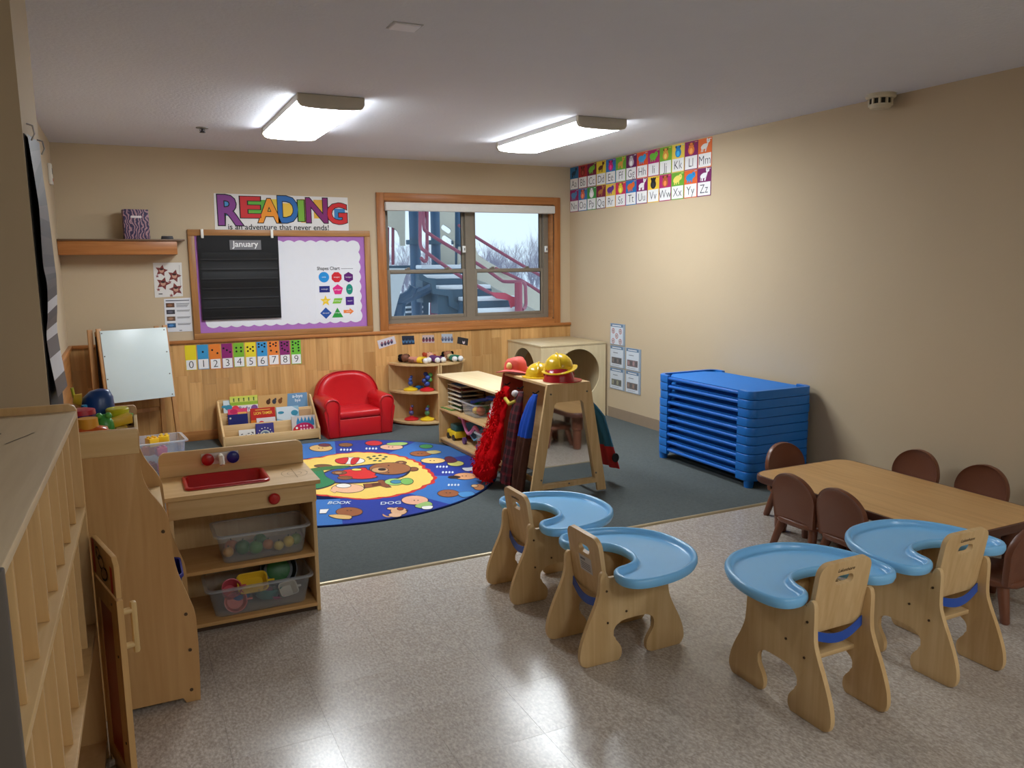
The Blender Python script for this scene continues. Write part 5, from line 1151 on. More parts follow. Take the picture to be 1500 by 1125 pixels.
def plaid():
    m, nt, b = _new('dark_plaid'); tc = nt.nodes.new('ShaderNodeTexCoord'); sp = nt.nodes.new('ShaderNodeSeparateXYZ'); nt.links.new(tc.outputs['Object'], sp.inputs[0]); acc = None
    for ax in ('Y', 'Z'):
        mu = nt.nodes.new('ShaderNodeMath'); mu.operation = 'MULTIPLY'; mu.inputs[1].default_value = 110; nt.links.new(sp.outputs[ax], mu.inputs[0])
        si = nt.nodes.new('ShaderNodeMath'); si.operation = 'SINE'; nt.links.new(mu.outputs[0], si.inputs[0])
        gt = nt.nodes.new('ShaderNodeMath'); gt.operation = 'GREATER_THAN'; gt.inputs[1].default_value = 0.55; nt.links.new(si.outputs[0], gt.inputs[0])
        if acc is None: acc = gt
        else:
            ad = nt.nodes.new('ShaderNodeMath'); ad.operation = 'ADD'; nt.links.new(acc.outputs[0], ad.inputs[0]); nt.links.new(gt.outputs[0], ad.inputs[1]); acc = ad
    hf = nt.nodes.new('ShaderNodeMath'); hf.operation = 'MULTIPLY'; hf.inputs[1].default_value = 0.5; nt.links.new(acc.outputs[0], hf.inputs[0])
    rp = nt.nodes.new('ShaderNodeValToRGB'); rp.color_ramp.elements[0].color = (*srgb((46, 12, 20)), 1); rp.color_ramp.elements[1].color = (*srgb((104, 20, 32)), 1); nt.links.new(hf.outputs[0], rp.inputs['Fac'])
    nt.links.new(rp.outputs['Color'], b.inputs['Base Color']); b.inputs['Roughness'].default_value = 0.9; return m
g = drape('plaid_costume', 'dark red plaid costume with yellow collar hanging in the middle', [(-0.185, 0.3, 0.66, 0.025, 0.012), (-0.205, 0.3, 0.61, 0.05, 0.018), (-0.235, 0.3, 0.48, 0.062, 0.026), (-0.26, 0.3, 0.3, 0.068, 0.028), (-0.29, 0.3, 0.14, 0.07, 0.028), (-0.3, 0.3, 0.06, 0.065, 0.026)], [(-1, 'body', plaid())])
m = MB(paint((190, 170, 60), 0.8)); m.tube([(-0.225, 0.3, 0.6), (-0.245, 0.36, 0.575), (-0.24, 0.43, 0.6)], 0.012, 8); m.build('collar', g)
m = MB(paint((200, 190, 190), 0.6)); m.ell((-0.215, 0.33, 0.645), (0.024, 0.026, 0.022)); m.build('scarf_knot', g)
g = drape('trouser_costume', 'costume with bright blue top and long brown legs on dress-up stand', [(-0.17, 0.13, 0.665, 0.02, 0.014), (-0.195, 0.13, 0.61, 0.045, 0.022), (-0.225, 0.135, 0.5, 0.065, 0.03), (-0.245, 0.14, 0.4, 0.07, 0.03), (-0.265, 0.15, 0.25, 0.068, 0.028), (-0.285, 0.15, 0.1, 0.062, 0.026), (-0.29, 0.15, 0.03, 0.06, 0.024)], [(0.42, 'blue_top', paint((22, 72, 176), 0.7, 0.2, 0.1)), (-1, 'brown_legs', paint((78, 50, 40), 0.9, 0.1, 0.15))])
g = thing('cape_costume', 'teal and red cape with black dot hanging beside the mirror', 'costume', (2.46, 4.285, 0.0))
def strip(zs, nm, mat):
    m = MB(mat); R = []
    for z in zs:
        f = max(0, (0.62-z)/0.5); xo = (0.19 if z > 0.62 else 0.2+0.09*min(1, f*4)+0.13*f); hw = 0.02+0.07*f
        R.append([(xo+0.016*math.sin(a)+0.012*math.sin(3*math.cos(a)*2), 0.16+hw*math.cos(a), z) for a in [2*PI*i/24 for i in range(24)]])
    m.rings(R); return m.build(nm, g, 70)
strip([0.66, 0.6, 0.55, 0.48, 0.4, 0.32, 0.27], 'teal_cloth', paint((36, 100, 130), 0.7)); rb = strip([0.27, 0.2, 0.14, 0.12], 'red_hem', paint((176, 30, 34), 0.7))
m = MB(paint((20, 18, 20), 0.8)); m.lathe([(0.03, 0), (0.03, 0.006)], (0.395, 0.073, 0.2), 18, axis=(0.2, -1, 0.15)); m.build('black_dot', rb)
# hats on the stand
ZT = 0.7425
def hard_hat(c, r, col, label, R=None, loc=None):
    t = thing('toy_hard_hat', label, 'hard hat', loc); 
    if R: t.rotation_euler = R
    m = MB(paint(col, 0.22, 0.5, 0.02)); pr_ = [(r*1.03, 0.0), (r*1.0, 0.012)]+[(r*math.cos(a), 0.012+r*0.92*math.sin(a)) for a in [PI/2*i/10 for i in range(1, 10)]]+[(0.004, 0.012+r*0.92)]
    m.lathe(pr_, (0, 0, 0), 28, False, True); m.lathe([(x*0.96, z*0.96) for x, z in pr_], (0, 0, 0), 28, False, True); m.build('shell', t, 60)
    m = MB(paint(col, 0.22, 0.5, 0.02)); m.prism([(r*1.3*math.cos(a) if math.sin(a) > 0 else r*1.06*math.cos(a), r*1.5*math.sin(a) if math.sin(a) > 0 else r*1.06*math.sin(a)) for a in [2*PI*i/36 for i in range(36)]], 'z', 0.0, 0.006, holes=[circ(0, 0, r*0.95, n=28)]); m.build('brim', t)
    m = MB(paint(col, 0.22, 0.5, 0.02)); m.tube([(0, r*math.cos(a), 0.012+r*0.93*math.sin(a)) for a in [PI*0.08+PI*0.84*i/16 for i in range(17)]], 0.007, 8); m.build('ridge', t)
    return t
pa, pb, pc_ = on_z(ZT, 780, 560), on_z(ZT, 818, 566), on_z(0.76, 820, 545)
hard_hat(None, 0.088, (222, 182, 36), 'yellow toy hard hat standing on its own on the stand top', (0, 0, math.radians(150)), (2.43, 4.635, ZT))
hard_hat(None, 0.098, (176, 24, 40), 'red toy hard hat at the mirror end of the stand top', (0, 0, math.radians(250)), (2.452, 4.40, ZT))
hard_hat(None, 0.092, (226, 186, 34), 'yellow toy hard hat stacked tilted on the red one', (math.radians(-9), math.radians(8), math.radians(160)), (2.468, 4.43, ZT+0.074))
t = thing('red_cap', 'soft red and pink firefighter cap with wide brim on the stand', 'hat', (2.375, 4.87, ZT))
m = MB(paint((216, 78, 64), 0.6)); R_ = []
for f, z in ((1, 0.018), (1.0, 0.04), (0.92, 0.075), (0.7, 0.098), (0.3, 0.104)):
    R_.append([((0.085*f+0.008*math.sin(4*a))*math.cos(a), (0.085*f+0.008*math.cos(3*a))*math.sin(a), z+0.012*math.sin(2*a)*f) for a in [2*PI*i/24 for i in range(24)]])
m.rings(R_); m.build('crown', t, 60)
m = MB(paint((220, 92, 86), 0.6)); m.rings([[(r*1.0*math.cos(a)*(1+0.15*math.sin(2*a+1)), r*math.sin(a), z+0.014*math.sin(2*a)+0.012) for a in [2*PI*i/28 for i in range(28)]] for r, z in ((0.075, 0.006), (0.13, -0.002), (0.132, 0.002), (0.078, 0.012))], False, False); m.build('brim', t, 60)
m = MB(paint((226, 200, 120), 0.5)); m.ell((-0.07, -0.045, 0.055), (0.02, 0.024, 0.026)); m.build('badge', t)

# ================================================================== play hutch
t = thing('play_hutch', 'tall maple play hutch with wavy side panels and toys on top', 'play cupboard', (0, 2.79, 0))
front = crv([(0.007, 0.955), (0.004, 0.88), (0.006, 0.82), (0.022, 0.765), (0.055, 0.71), (0.073, 0.665), (0.078, 0.6), (0.08, 0.54), (0.09, 0.47), (0.115, 0.385), (0.134, 0.32), (0.137, 0.25), (0.137, 0.15), (0.132, 0.0)], 4, False)
prof = [(-0.222, 0), (-0.17, 0), (-0.165, 0.012), (0.07, 0.02), (0.075, 0.0)][0:5]
prof = [(-0.222, 0.975), (-0.004, 0.975), (0.004, 0.969)]+front+[(0.085, 0.0), (0.078, 0.022), (-0.15, 0.022), (-0.16, 0.0), (-0.222, 0.0)]
HW = 0.495
HUT = wood((206, 164, 110), (192, 148, 94), 'z')
for y0 in (0, HW-0.018):
    m = MB(HUT); m.prism(prof, 'y', y0, y0+0.018, bev=0.002); sp = m.build('side_panel', t)
    m = MB(BOLT)
    for x, z in ((-0.02, 0.905), (0.055, 0.62), (0.105, 0.32), (0.11, 0.19), (0.105, 0.045)): m.cyl((x, y0-0.002, z), (x, y0+0.003, z), 0.006, n=8)
    m.build('bolt', sp)
for z, x1 in ((0.06, 0.12), (0.31, 0.115), (0.655, 0.065), (0.9, 0.0)):
    m = MB(maple('y')); m.box(-0.218, x1, 0.0185, HW-0.0185, z-0.016, z, 0.002); m.build('shelf_board', t)
m = MB(maple('z')); m.box(-0.222, -0.21, 0.0185, HW-0.0185, 0.03, 0.96); m.build('back_panel', t, 0)
m = MB(wood((222, 196, 150), (208, 178, 128), 'y')); m.box(-0.006, 0.006, 0.0185, HW-0.0185, 0.9, 0.94, 0.002); m.build('front_lip', t)
m = MB(wood((222, 190, 138), (208, 172, 118), 'x')); m.box(-0.222, 0.003, -0.005, -0.0002, 0.893, 0.974, 0.002); m.build('top_band', t)
# blue tub on its shelf
tt = thing('blue_tub', 'dark blue plastic tub on the play hutch shelf beside toy sink', 'tub', (0.05, 2.79+0.25, 0.3105))
m = MB(paint((24, 28, 110), 0.4)); m.rings([[(x*s, y*s, z) for x, y in rrect(-0.06, 0.06, -0.1, 0.1, 0.03)] for s, z in ((0.8, 0.0), (1.0, 0.09))], True, False); m.rings([[(x*s, y*s, z) for x, y in rrect(-0.06, 0.06, -0.1, 0.1, 0.03)] for s, z in ((0.96, 0.09), (0.77, 0.004))], False, True); m.build('body', tt, 50)
m = MB(paint((30, 36, 130), 0.4)); m.rings([[(x*s, y*s, z) for x, y in rrect(-0.06, 0.06, -0.1, 0.1, 0.03)] for s, z in ((0.96, 0.09), (0.97, 0.094), (1.07, 0.094), (1.08, 0.084))], False, False); m.build('rim', tt, 50)
# toys on top of the hutch: position (x, y) then real shapes
ZH = 0.9005
def P2(c): return paint(c, 0.3, 0.5, 0.03)
tt = thing('toy_elephant', 'dark blue rounded toy vehicle with yellow nose on hutch top', 'toy', (-0.116, 3.2, ZH)); tt.scale = (0.88, 0.88, 1.0)
m = MB(P2((24, 66, 130))); m.rings([[(x, y, z) for x, y in circ(cx, 0, rx, ry, 18)] for cx, rx, ry, z in ((0, 0.055, 0.05, 0.0), (0.0, 0.062, 0.055, 0.03), (-0.004, 0.064, 0.055, 0.08), (0.0, 0.056, 0.05, 0.125), (0.008, 0.036, 0.034, 0.148), (0.01, 0.012, 0.012, 0.154))]); m.build('body', tt, 60)
m = MB(P2((232, 190, 50))); m.cyl((-0.06, -0.01, 0.12), (-0.088, -0.012, 0.125), 0.024, 0.016); m.build('nose', tt)
m = MB(P2((206, 210, 60))); m.cyl((-0.085, 0.0, 0.13), (-0.09, 0.0, 0.165), 0.006); m.build('whistle', tt)
m = MB(P2((226, 110, 40))); m.cyl((-0.075, -0.02, 0.0), (-0.075, -0.02, 0.07), 0.02); m.build('wheel_post', tt)
tt = thing('toy_whale', 'light blue toy whale spout between the blue and green toys', 'toy', (-0.152, 3.1, ZH)); m = MB(P2((40, 140, 200))); m.ell((0, 0, 0.055), (0.045, 0.04, 0.03)); m.build('body', tt); m = MB(P2((40, 140, 200))); m.cyl((0, 0, 0.0), (0, 0, 0.05), 0.03); m.build('base', tt); m = MB(P2((30, 150, 200))); m.cyl((-0.005, 0, 0.08), (-0.005, 0, 0.115), 0.013, 0.009); m.build('spout', tt)
tt = thing('toy_stacking_cup', 'green toy dish with yellow lid standing on a purple tube', 'toy', (-0.055, 3.1, ZH)); m = MB(P2((60, 46, 120))); m.cyl((0.0, 0, 0.0), (0, 0, 0.05), 0.02); m.build('tube', tt); m = MB(P2((70, 170, 60))); m.lathe([(0.03, 0.05), (0.048, 0.062), (0.05, 0.07), (0.04, 0.072)], (0, 0, 0), 20); m.build('dish', tt); m = MB(P2((214, 206, 40))); m.lathe([(0.036, 0.072), (0.038, 0.092), (0.034, 0.096)], (0, 0, 0), 20); m.build('lid', tt)
tt = thing('toy_jug', 'orange toy jug lying at the near edge of hutch top', 'toy', (-0.14, 2.878, ZH)); m = MB(P2((206, 92, 28))); m.rings([[(x, y*0.9, z) for x, y in rrect(-0.062*s, 0.062*s, -0.045*s, 0.045*s, 0.03*s)] for s, z in ((0.9, 0), (1.0, 0.012), (1.02, 0.05), (0.9, 0.07), (0.5, 0.078))]); m.build('body', tt, 60); m = MB(P2((226, 160, 50))); m.cyl((0.0, 0, 0.072), (0.0, 0, 0.105), 0.032, 0.03, 16); m.build('cap', tt)
tt = thing('toy_drum', 'small red and purple toy drum behind the orange jug', 'toy', (-0.16, 3.0, ZH)); m = MB(P2((90, 44, 110))); m.cyl((0, 0, 0), (0, 0, 0.1), 0.04, n=18); m.build('shell', tt); m = MB(P2((190, 40, 60))); m.lathe([(0.042, 0.1), (0.04, 0.115), (0.02, 0.12)], (0, 0, 0), 18); m.build('head', tt)
tt = thing('toy_frog', 'small green toy frog beside the orange jug', 'toy', (-0.095, 2.972, ZH)); m = MB(P2((70, 160, 70))); m.ell((0, 0, 0.05), (0.03, 0.03, 0.05)); m.build('body', tt)
for s in (-1, 1): m = MB(P2((90, 180, 80))); m.ell((s*0.014, -0.014, 0.095), 0.011, nu=10, nv=8); m.build('eye', tt)
tt = thing('toy_dump_bed', 'yellow toy truck bed on the open hutch top', 'toy', (-0.045, 3.0-0.03, ZH), 0.3); tt.location = (0.0-0.03, 3.2-0.18, ZH); m = MB(P2((232, 184, 40))); m.prism([(-0.03, 0.045), (0.035, 0.055), (0.035, 0.085), (-0.03, 0.07)], 'y', -0.03, 0.03, bev=0.004); m.build('bed', tt); m = MB(P2((206, 160, 30))); m.box(-0.02, 0.02, -0.02, 0.02, 0.0, 0.046, 0.004); m.build('chassis', tt)
tt.location = (-0.05, 3.02, ZH)
tt = thing('toy_crocodile', 'long bright green toy lying on the hutch top', 'toy', (-0.045, 2.985, ZH), 0.25); tt.location = (-0.06, 2.94, ZH); m = MB(P2((90, 190, 60))); m.ell((0, 0, 0.02), (0.05, 0.02, 0.02)); m.build('body', tt); m = MB(P2((60, 130, 50)));
for k in range(4): m.lathe([(0.006, 0.03), (0.001, 0.05)], (-0.03+k*0.02, 0, 0), 6)
m.build('spikes', tt)
tt = thing('toy_bat', 'orange toy bat with red grip leaning at the near edge of hutch top', 'toy', (-0.05, 2.86, ZH), -0.5); tt.location = (-0.056, 2.868, ZH); m = MB(P2((236, 100, 40))); m.tube([(-0.03, 0, 0.045), (0.02, 0, 0.03), (0.055, 0, 0.016)], 0.01, 8, [0.008, 0.011, 0.014]); m.build('bat', tt); m = MB(P2((200, 40, 40))); m.tube([(-0.034, 0, 0.0), (-0.034, 0, 0.06)], 0.012, 8); m.build('grip', tt)

# ================================================================== play sink
SX0, SX1, SY0, SY1, SZ = 0.09, 0.668, 3.315, 3.645, 0.592
t = thing('play_sink', 'maple play sink with red basin and two shelves of bins', 'play kitchen', ((SX0+SX1)/2, SY0, 0))
ox, oy = (SX0+SX1)/2, SY0
w2 = (SX1-SX0)/2; dp = SY1-SY0
zS = lambda x, y: on_z(SZ, x/3, 560+y/3)
bc_ = [zS(*q) for q in ((800, 418), (1150, 374), (1187, 438), (812, 480))]
bx0, bx1 = min(p.x for p in bc_)-ox, max(p.x for p in bc_)-ox; by0, by1 = min(p.y for p in bc_)-oy+0.01, max(p.y for p in bc_)-oy-0.01
by0 = max(by0, 0.035); by1 = min(by1, dp-0.05); bx1 = min(bx1, w2-0.13); bx0 = max(bx0, -w2+0.02)
m = MB(wood((220, 184, 130), (206, 166, 110), 'x')); m.prism(rect(-w2-0.016, w2+0.016, -0.018, dp), 'z', SZ-0.017, SZ, holes=[rrect(bx0+0.012, bx1-0.012, by0+0.012, by1-0.012, 0.025)]); ct = m.build('counter_top', t)
m = MB(ink((140, 104, 62)))
fr = frame((0, 0, SZ+0.0006), (1, 0, 0), (0, 1, 0)); cx, cy = w2-0.062, dp*0.42
for r in (0.055, 0.03):
    pts = circ(cx, cy, r, r*1.25, 28); ins = circ(cx, cy, r-0.0018, r*1.25-0.0018, 28)
    for i in range(28): m.flat([pts[i], pts[(i+1) % 28], ins[(i+1) % 28], ins[i]], fr, 0)
m.flat(rect(cx-0.001, cx+0.001, cy-0.08, cy+0.08), fr, 1); m.flat(rect(cx-0.06, cx+0.06, cy-0.001, cy+0.001), fr, 1); m.build_print('burner_drawing', ct)
RB = P2((180, 24, 26)); m = MB(RB)
def rr_(g, z): return [(x, y, z) for x, y in rrect(bx0+g, bx1-g, by0+g, by1-g, 0.03-g*0.3)]
m.rings([rr_(0.0, SZ+0.001), rr_(0.001, SZ+0.009), rr_(0.008, SZ+0.012), rr_(0.016, SZ+0.008), rr_(0.024, SZ-0.07), rr_(0.035, SZ-0.078)], False, True); m.build('basin', t, 60)
m = MB(maple('x')); m.box(-w2, w2, 0.0, 0.014, 0.495, SZ-0.018, 0.001); ap = m.build('apron', t)
kp = on_y(SY0, 1203/3, 560+508/3)
m = MB(RB); m.lathe([(0.018, 0), (0.022, 0.006), (0.024, 0.016), (0.018, 0.024), (0.006, 0.027)], (kp.x-ox, -0.001, kp.z), 20, axis=(0, -1, 0)); m.build('knob', ap)
for s in (-1, 1):
    m = MB(maple('z')); x0, x1 = sorted((s*w2, s*(w2-0.016))); m.box(x0, x1, 0.0145, dp-0.01, 0.0, SZ-0.018, 0.001); m.build('side_panel', t)
for z in (0.042, 0.268):
    m = MB(wood((214, 172, 116), (198, 152, 94), 'x')); m.box(-w2+0.0165, w2-0.0165, 0.004, dp-0.022, z-0.016, z, 0.002); m.build('shelf_board', t)
m = MB(maple('z')); m.box(-w2+0.0165, w2-0.0165, dp-0.022, dp-0.01, 0.0, SZ-0.018); m.build('back_panel', t, 0)
m = MB(paint((70, 50, 34), 0.7)); m.box(-w2+0.0165, w2-0.0165, 0.03, 0.04, 0.0, 0.026); m.build('toe_board', t, 0)
m = MB(maple('x')); top = rrect(-w2-0.065, w2+0.012, SZ+0.0005, SZ+0.108, 0.035); top = [(x, max(z, SZ+0.0005)) if False else (x, z) for x, z in top]
m.prism([(-w2-0.016, SZ+0.0005), (w2+0.012, SZ+0.0005), (w2+0.012, SZ+0.08), (w2+0.002, SZ+0.1), (w2-0.015, SZ+0.108), (-w2-0.016+0.02, SZ+0.108), (-w2-0.01, SZ+0.098), (-w2-0.016, SZ+0.08)], 'y', dp-0.016, dp, bev=0.003); bs = m.build('backsplash', t)
fx = on_y(SY1-0.02, 968/3, 560+345/3); fxx, fzz = fx.x-ox, SZ+0.062
m = MB(P2((222, 216, 206))); m.box(fxx-0.078, fxx+0.078, dp-0.022, dp-0.0165, fzz-0.022, fzz+0.028, 0.004); m.build('faucet_plate', bs)
m = MB(P2((226, 222, 210))); m.tube([(fxx, dp-0.02, fzz-0.005), (fxx, dp-0.05, fzz+0.018), (fxx, dp-0.085, fzz+0.018), (fxx, dp-0.1, fzz-0.012)], 0.011, 10); m.build('faucet', bs)
for s, c in ((-1, (170, 24, 30)), (1, (26, 34, 120))):
    m = MB(P2(c)); m.lathe([(0.02, 0), (0.026, 0.008), (0.026, 0.02), (0.016, 0.026), (0.004, 0.027)], (fxx+s*0.052, dp-0.022, fzz+0.004), 20, axis=(0, -1, 0)); m.build('tap_knob', bs)
# bins on the sink shelves with play food
bin_('play_food_bin', 'clear bin of play fruit on the upper shelf of toy sink', (0.448, 3.44, 0.2685), 0, 0.37, 0.21, 0.125)
FR = [(0.31, 3.41, 0.024, (206, 150, 60), 'orange play potato'), (0.37, 3.42, 0.032, (40, 110, 50), 'dark green play pepper'), (0.42, 3.40, 0.03, (70, 140, 60), 'green play apple'), (0.475, 3.43, 0.024, (196, 120, 60), 'brown play onion'), (0.515, 3.40, 0.022, (206, 180, 80), 'pale yellow play lemon'), (0.56, 3.42, 0.026, (226, 190, 40), 'bright yellow play pear'), (0.595, 3.44, 0.026, (120, 150, 40), 'olive green play lime'), (0.33, 3.47, 0.028, (200, 110, 50), 'rust play peach'), (0.45, 3.485, 0.03, (60, 130, 70), 'deep green play cabbage')]
def fruit(x, y, z, r, c, lab, g):
    t = thing('play_fruit', lab, 'play food', (x, y, z), random.uniform(0, 3), g); m = MB(paint(c, 0.35)); m.ell((0, 0, r*0.95), (r, r*0.92, r*0.95), nu=14, nv=10); m.build('flesh', t); m = MB(paint((60, 70, 30), 0.6)); m.cyl((0, 0, r*1.82), (0.003, 0, r*2.15), 0.0025, n=6); m.build('stem', t)
for x, y, r, c, lab in FR: fruit(x, y, 0.276, r, c, lab+' in the upper sink bin', 'play food in the upper sink bin')
bin_('play_dish_bin', 'clear bin of play dishes on the lowest shelf of toy sink', (0.425, 3.44, 0.0425), 0, 0.42, 0.21, 0.125)
def cup(x, y, z, r, h, c, lab, R, sq=False):
    t = thing('play_dish', lab, 'play dish', (x, y, z), 0, 'play dishes in the lower sink bin'); t.rotation_euler = R
    sh = rrect(-r, r, -r*0.75, r*0.75, r*0.35) if sq else circ(0, 0, r, n=22)
    m = MB(paint(c, 0.35)); m.rings([[(px*s, py*s, q) for px, py in sh] for s, q in ((0.72, 0), (0.8, 0.003), (1, h), (1.05, h), (1.05, h+0.003), (0.95, h+0.002), (0.74, 0.006))]); m.build('bowl', t, 50)
    m = MB(paint(c, 0.35)); m.tube([(r*0.98, 0, h-0.004), (r*1.3, 0, h-0.004), (r*1.5, 0, h-0.006)], 0.005, 6); m.build('handle', t)
cup(0.305, 3.425, 0.115, 0.04, 0.05, (200, 84, 96), 'pink play cup standing high in lower sink bin', (math.radians(50), 0, 0.2))
cup(0.4, 3.43, 0.125, 0.06, 0.03, (236, 196, 50), 'yellow square play bowl standing high in lower sink bin', (math.radians(42), 0, 0), True)
cup(0.325, 3.42, 0.075, 0.045, 0.035, (206, 84, 66), 'coral play bowl pressed to the front of lower sink bin', (math.radians(70), 0, 0))
cup(0.46, 3.45, 0.06, 0.06, 0.045, (40, 130, 130), 'teal play pot in lower sink bin', (0.1, 0.1, 0.5))
cup(0.34, 3.46, 0.055, 0.055, 0.04, (40, 110, 170), 'blue play pot in lower sink bin', (0.1, 0, 2.5))
cup(0.535, 3.42, 0.075, 0.04, 0.04, (214, 206, 190), 'cream play cup in lower sink bin', (0.9, 0, 0.3), True)
cup(0.5, 3.45, 0.055, 0.05, 0.02, (206, 70, 140), 'magenta play plate in lower sink bin', (0.2, 0, 0.3))
tt = thing('play_pan', 'black play frying pan with green inside at the back of lower bin', 'play dish', (0.52, 3.487, 0.155)); tt.rotation_euler = (math.radians(68), 0, 0); m = MB(paint((26, 28, 30), 0.4)); m.lathe([(0.065, 0), (0.08, 0.022), (0.076, 0.022), (0.062, 0.005)], (0, 0, 0), 24); m.build('pan', tt); m = MB(paint((40, 110, 50), 0.4)); m.lathe([(0.05, 0.006), (0.045, 0.008)], (0, 0, 0), 20); m.build('inside', tt)

# ================================================================== play stove between the near shelf and the hutch
st = thing('play_stove', 'play stove door panel with red window and scribbled controls before the hutch', 'play kitchen', (-0.142, 2.55, 0), math.atan2(-0.236, 0.058))
mp = wood((216, 176, 118), (200, 156, 98), 'z'); WD = 0.247
m = MB(mp); m.prism(rect(0, WD, 0.02, 0.592), 'y', 0, 0.016, holes=[[(0.03, 0.07), (0.175, 0.07), (0.175, 0.535), (0.03, 0.535)]]); dr = m.build('door', st)
m = MB(paint((150, 16, 20), 0.3)); m.box(0.025, 0.18, 0.004, 0.012, 0.065, 0.54); m.build('red_window', dr, 0)
m = MB(BOLT)
for x, z in ((0.19, 0.565), (0.215, 0.42), (0.215, 0.16)): m.cyl((x, -0.002, z), (x, 0.002, z), 0.004, n=8)
m.build('bolt', dr)
m = MB(wood((226, 196, 140), (210, 176, 118), 'z'))
for z in (0.45, 0.55): m.cyl((WD-0.02, 0.015, z), (WD-0.02, 0.04, z), 0.009, n=10)
m.box(WD-0.03, WD-0.01, 0.037, 0.053, 0.425, 0.575, 0.006); m.build('handle', dr)
m = MB(mp); m.prism([(0, 0.6), (WD, 0.6), (WD, 0.69), (WD-0.02, 0.712), (0, 0.712)], 'y', 0, 0.014, bev=0.002); cp_ = m.build('control_panel', st)
fr = frame((0, -0.0008, 0), (1, 0, 0), (0, 0, 1)); m = MB(ink((196, 60, 44))); m.flat(rect(WD-0.045, WD-0.02, 0.604, 0.68), fr, 0); m.flat(rect(0.0, 0.03, 0.606, 0.708), fr, 0); m.m(BLACK)
def ringp(cx, cz, rx, rz_, th, rot=0.0):
    A, B_ = circ(cx, cz, rx, rz_, 20, rot), circ(cx, cz, rx-th, rz_-th, 20, rot)
    for i in range(20): m.flat([A[i], A[(i+1) % 20], B_[(i+1) % 20], B_[i]], fr, 1)
ringp(0.075, 0.682, 0.024, 0.02, 0.006); ringp(0.105, 0.662, 0.034, 0.022, 0.007); ringp(0.135, 0.636, 0.042, 0.02, 0.006, 0.3); m.flat([(0.045, 0.7), (0.052, 0.703), (0.068, 0.676), (0.06, 0.674)], fr, 1); m.m(ink((170, 130, 100))); m.flat(circ(0.14, 0.64, 0.026, 0.014, 14), fr, 2); m.build_print('scribble', cp_)
m = MB(mp); m.box(-0.02, 0.0, 0.0, 0.016, 0.0, 0.705, 0.002); m.build('hinge_post', st)
m = MB(mp); m.box(0.03, 0.2, 0.002, 0.014, 0.0, 0.02); m.build('foot_board', st)

# ================================================================== near cubby shelf
NS = Vector((-0.15, 2.56, 0)); na = math.radians(-1.3)
t = thing('cubby_shelf', 'tall maple cubby shelf with narrow dividers standing before the wall', 'shelf unit', NS, na)
ND, NL, NH = 0.3, 1.32, 1.085          # depth to -x, length to -y
CB = wood((214, 176, 122), (198, 158, 104), 'z'); CBL = wood((216, 194, 160), (204, 180, 144), 'y', 0.45)
m = MB(CB); m.prism([(-ND, 0), (0.0, 0), (0.0, NH+0.0), (-0.006, NH+0.012), (-0.02, NH+0.018), (-ND, NH+0.018)], 'y', 0, 0.02, bev=0.003); m.build('end_panel', t)
m = MB(paint((92, 84, 76), 0.5)); m.box(-ND, 0.004, -NL-0.02, -NL, 0, NH+0.0, 0.003); m.build('end_panel', t)
m = MB(CBL); m.box(-ND, 0.0, -NL+0.0005, -0.0005, NH-0.022, NH-0.002, 0.003); tb = m.build('top_board', t)
m = MB(ink((110, 96, 80))); fr = frame((0, 0, NH-0.0014), (1, 0, 0), (0, 1, 0)); m.flat([(-0.12, -0.42), (-0.115, -0.42), (-0.07, -0.3), (-0.074, -0.3)], fr, 0); m.flat(circ(-0.15, -0.28, 0.006, 0.012, 8), fr, 0); m.build_print('scuff', tb)
m = MB(CB); m.box(-ND, -ND+0.012, -NL, 0, 0.02, NH-0.023); m.build('back_panel', t, 0)
for z in (0.06, 0.44, 0.8):
    m = MB(CB if z != 0.8 else wood((220, 186, 134), (206, 168, 112), 'y')); m.box(-ND+0.0125, -0.001, -NL+0.0005, -0.0005, z-0.018, z, 0.002); m.build('shelf_board', t)
for z0, z1, n in ((0.8, NH-0.0225, 8), (0.44, 0.7815, 8)):
    for k in range(1, n):
        y = -NL*k/n; m = MB(CB); m.box(-ND+0.0125, -0.012, y-0.007, y+0.007, z0+0.0005, z1, 0.002); m.build('divider', t)

# ================================================================== tub of blocks on the carpet
bin_('block_tub', 'clear tub of yellow and red blocks on the carpet behind the hutch', (0.13, 6.2, 0.0065), 0.1, 0.34, 0.3, 0.25, lip=0.02, alpha=0.3)
for i, (x, y, z, c, lab) in enumerate(((0.22, 5.55, 0.02, (206, 60, 110), 'pink'), (0.14, 5.6, 0.02, (190, 40, 50), 'dark red'), (0.28, 5.63, 0.02, (226, 226, 220), 'white'), (0.22, 5.56, 0.14, (200, 50, 90), 'crimson'), (0.14, 5.62, 0.14, (226, 120, 40), 'orange'), (0.245, 5.6, 0.215, (232, 190, 40), 'bright yellow'), (0.165, 5.55, 0.215, (226, 176, 40), 'amber yellow'))):
    tt = thing('toy_brick', lab+' studded toy brick in the block tub', 'toy brick', (x-0.07, y+0.6, z+0.0005), i*0.6, 'bricks in the block tub'); m = MB(P2(c)); m.box(-0.035, 0.035, -0.035, 0.035, 0, 0.06, 0.003); m.build('block', tt); m = MB(P2(c))
    for sx in (-1, 1):
        for sy in (-1, 1): m.cyl((sx*0.017, sy*0.017, 0.06), (sx*0.017, sy*0.017, 0.072), 0.01, n=10)
    m.build('studs', tt)
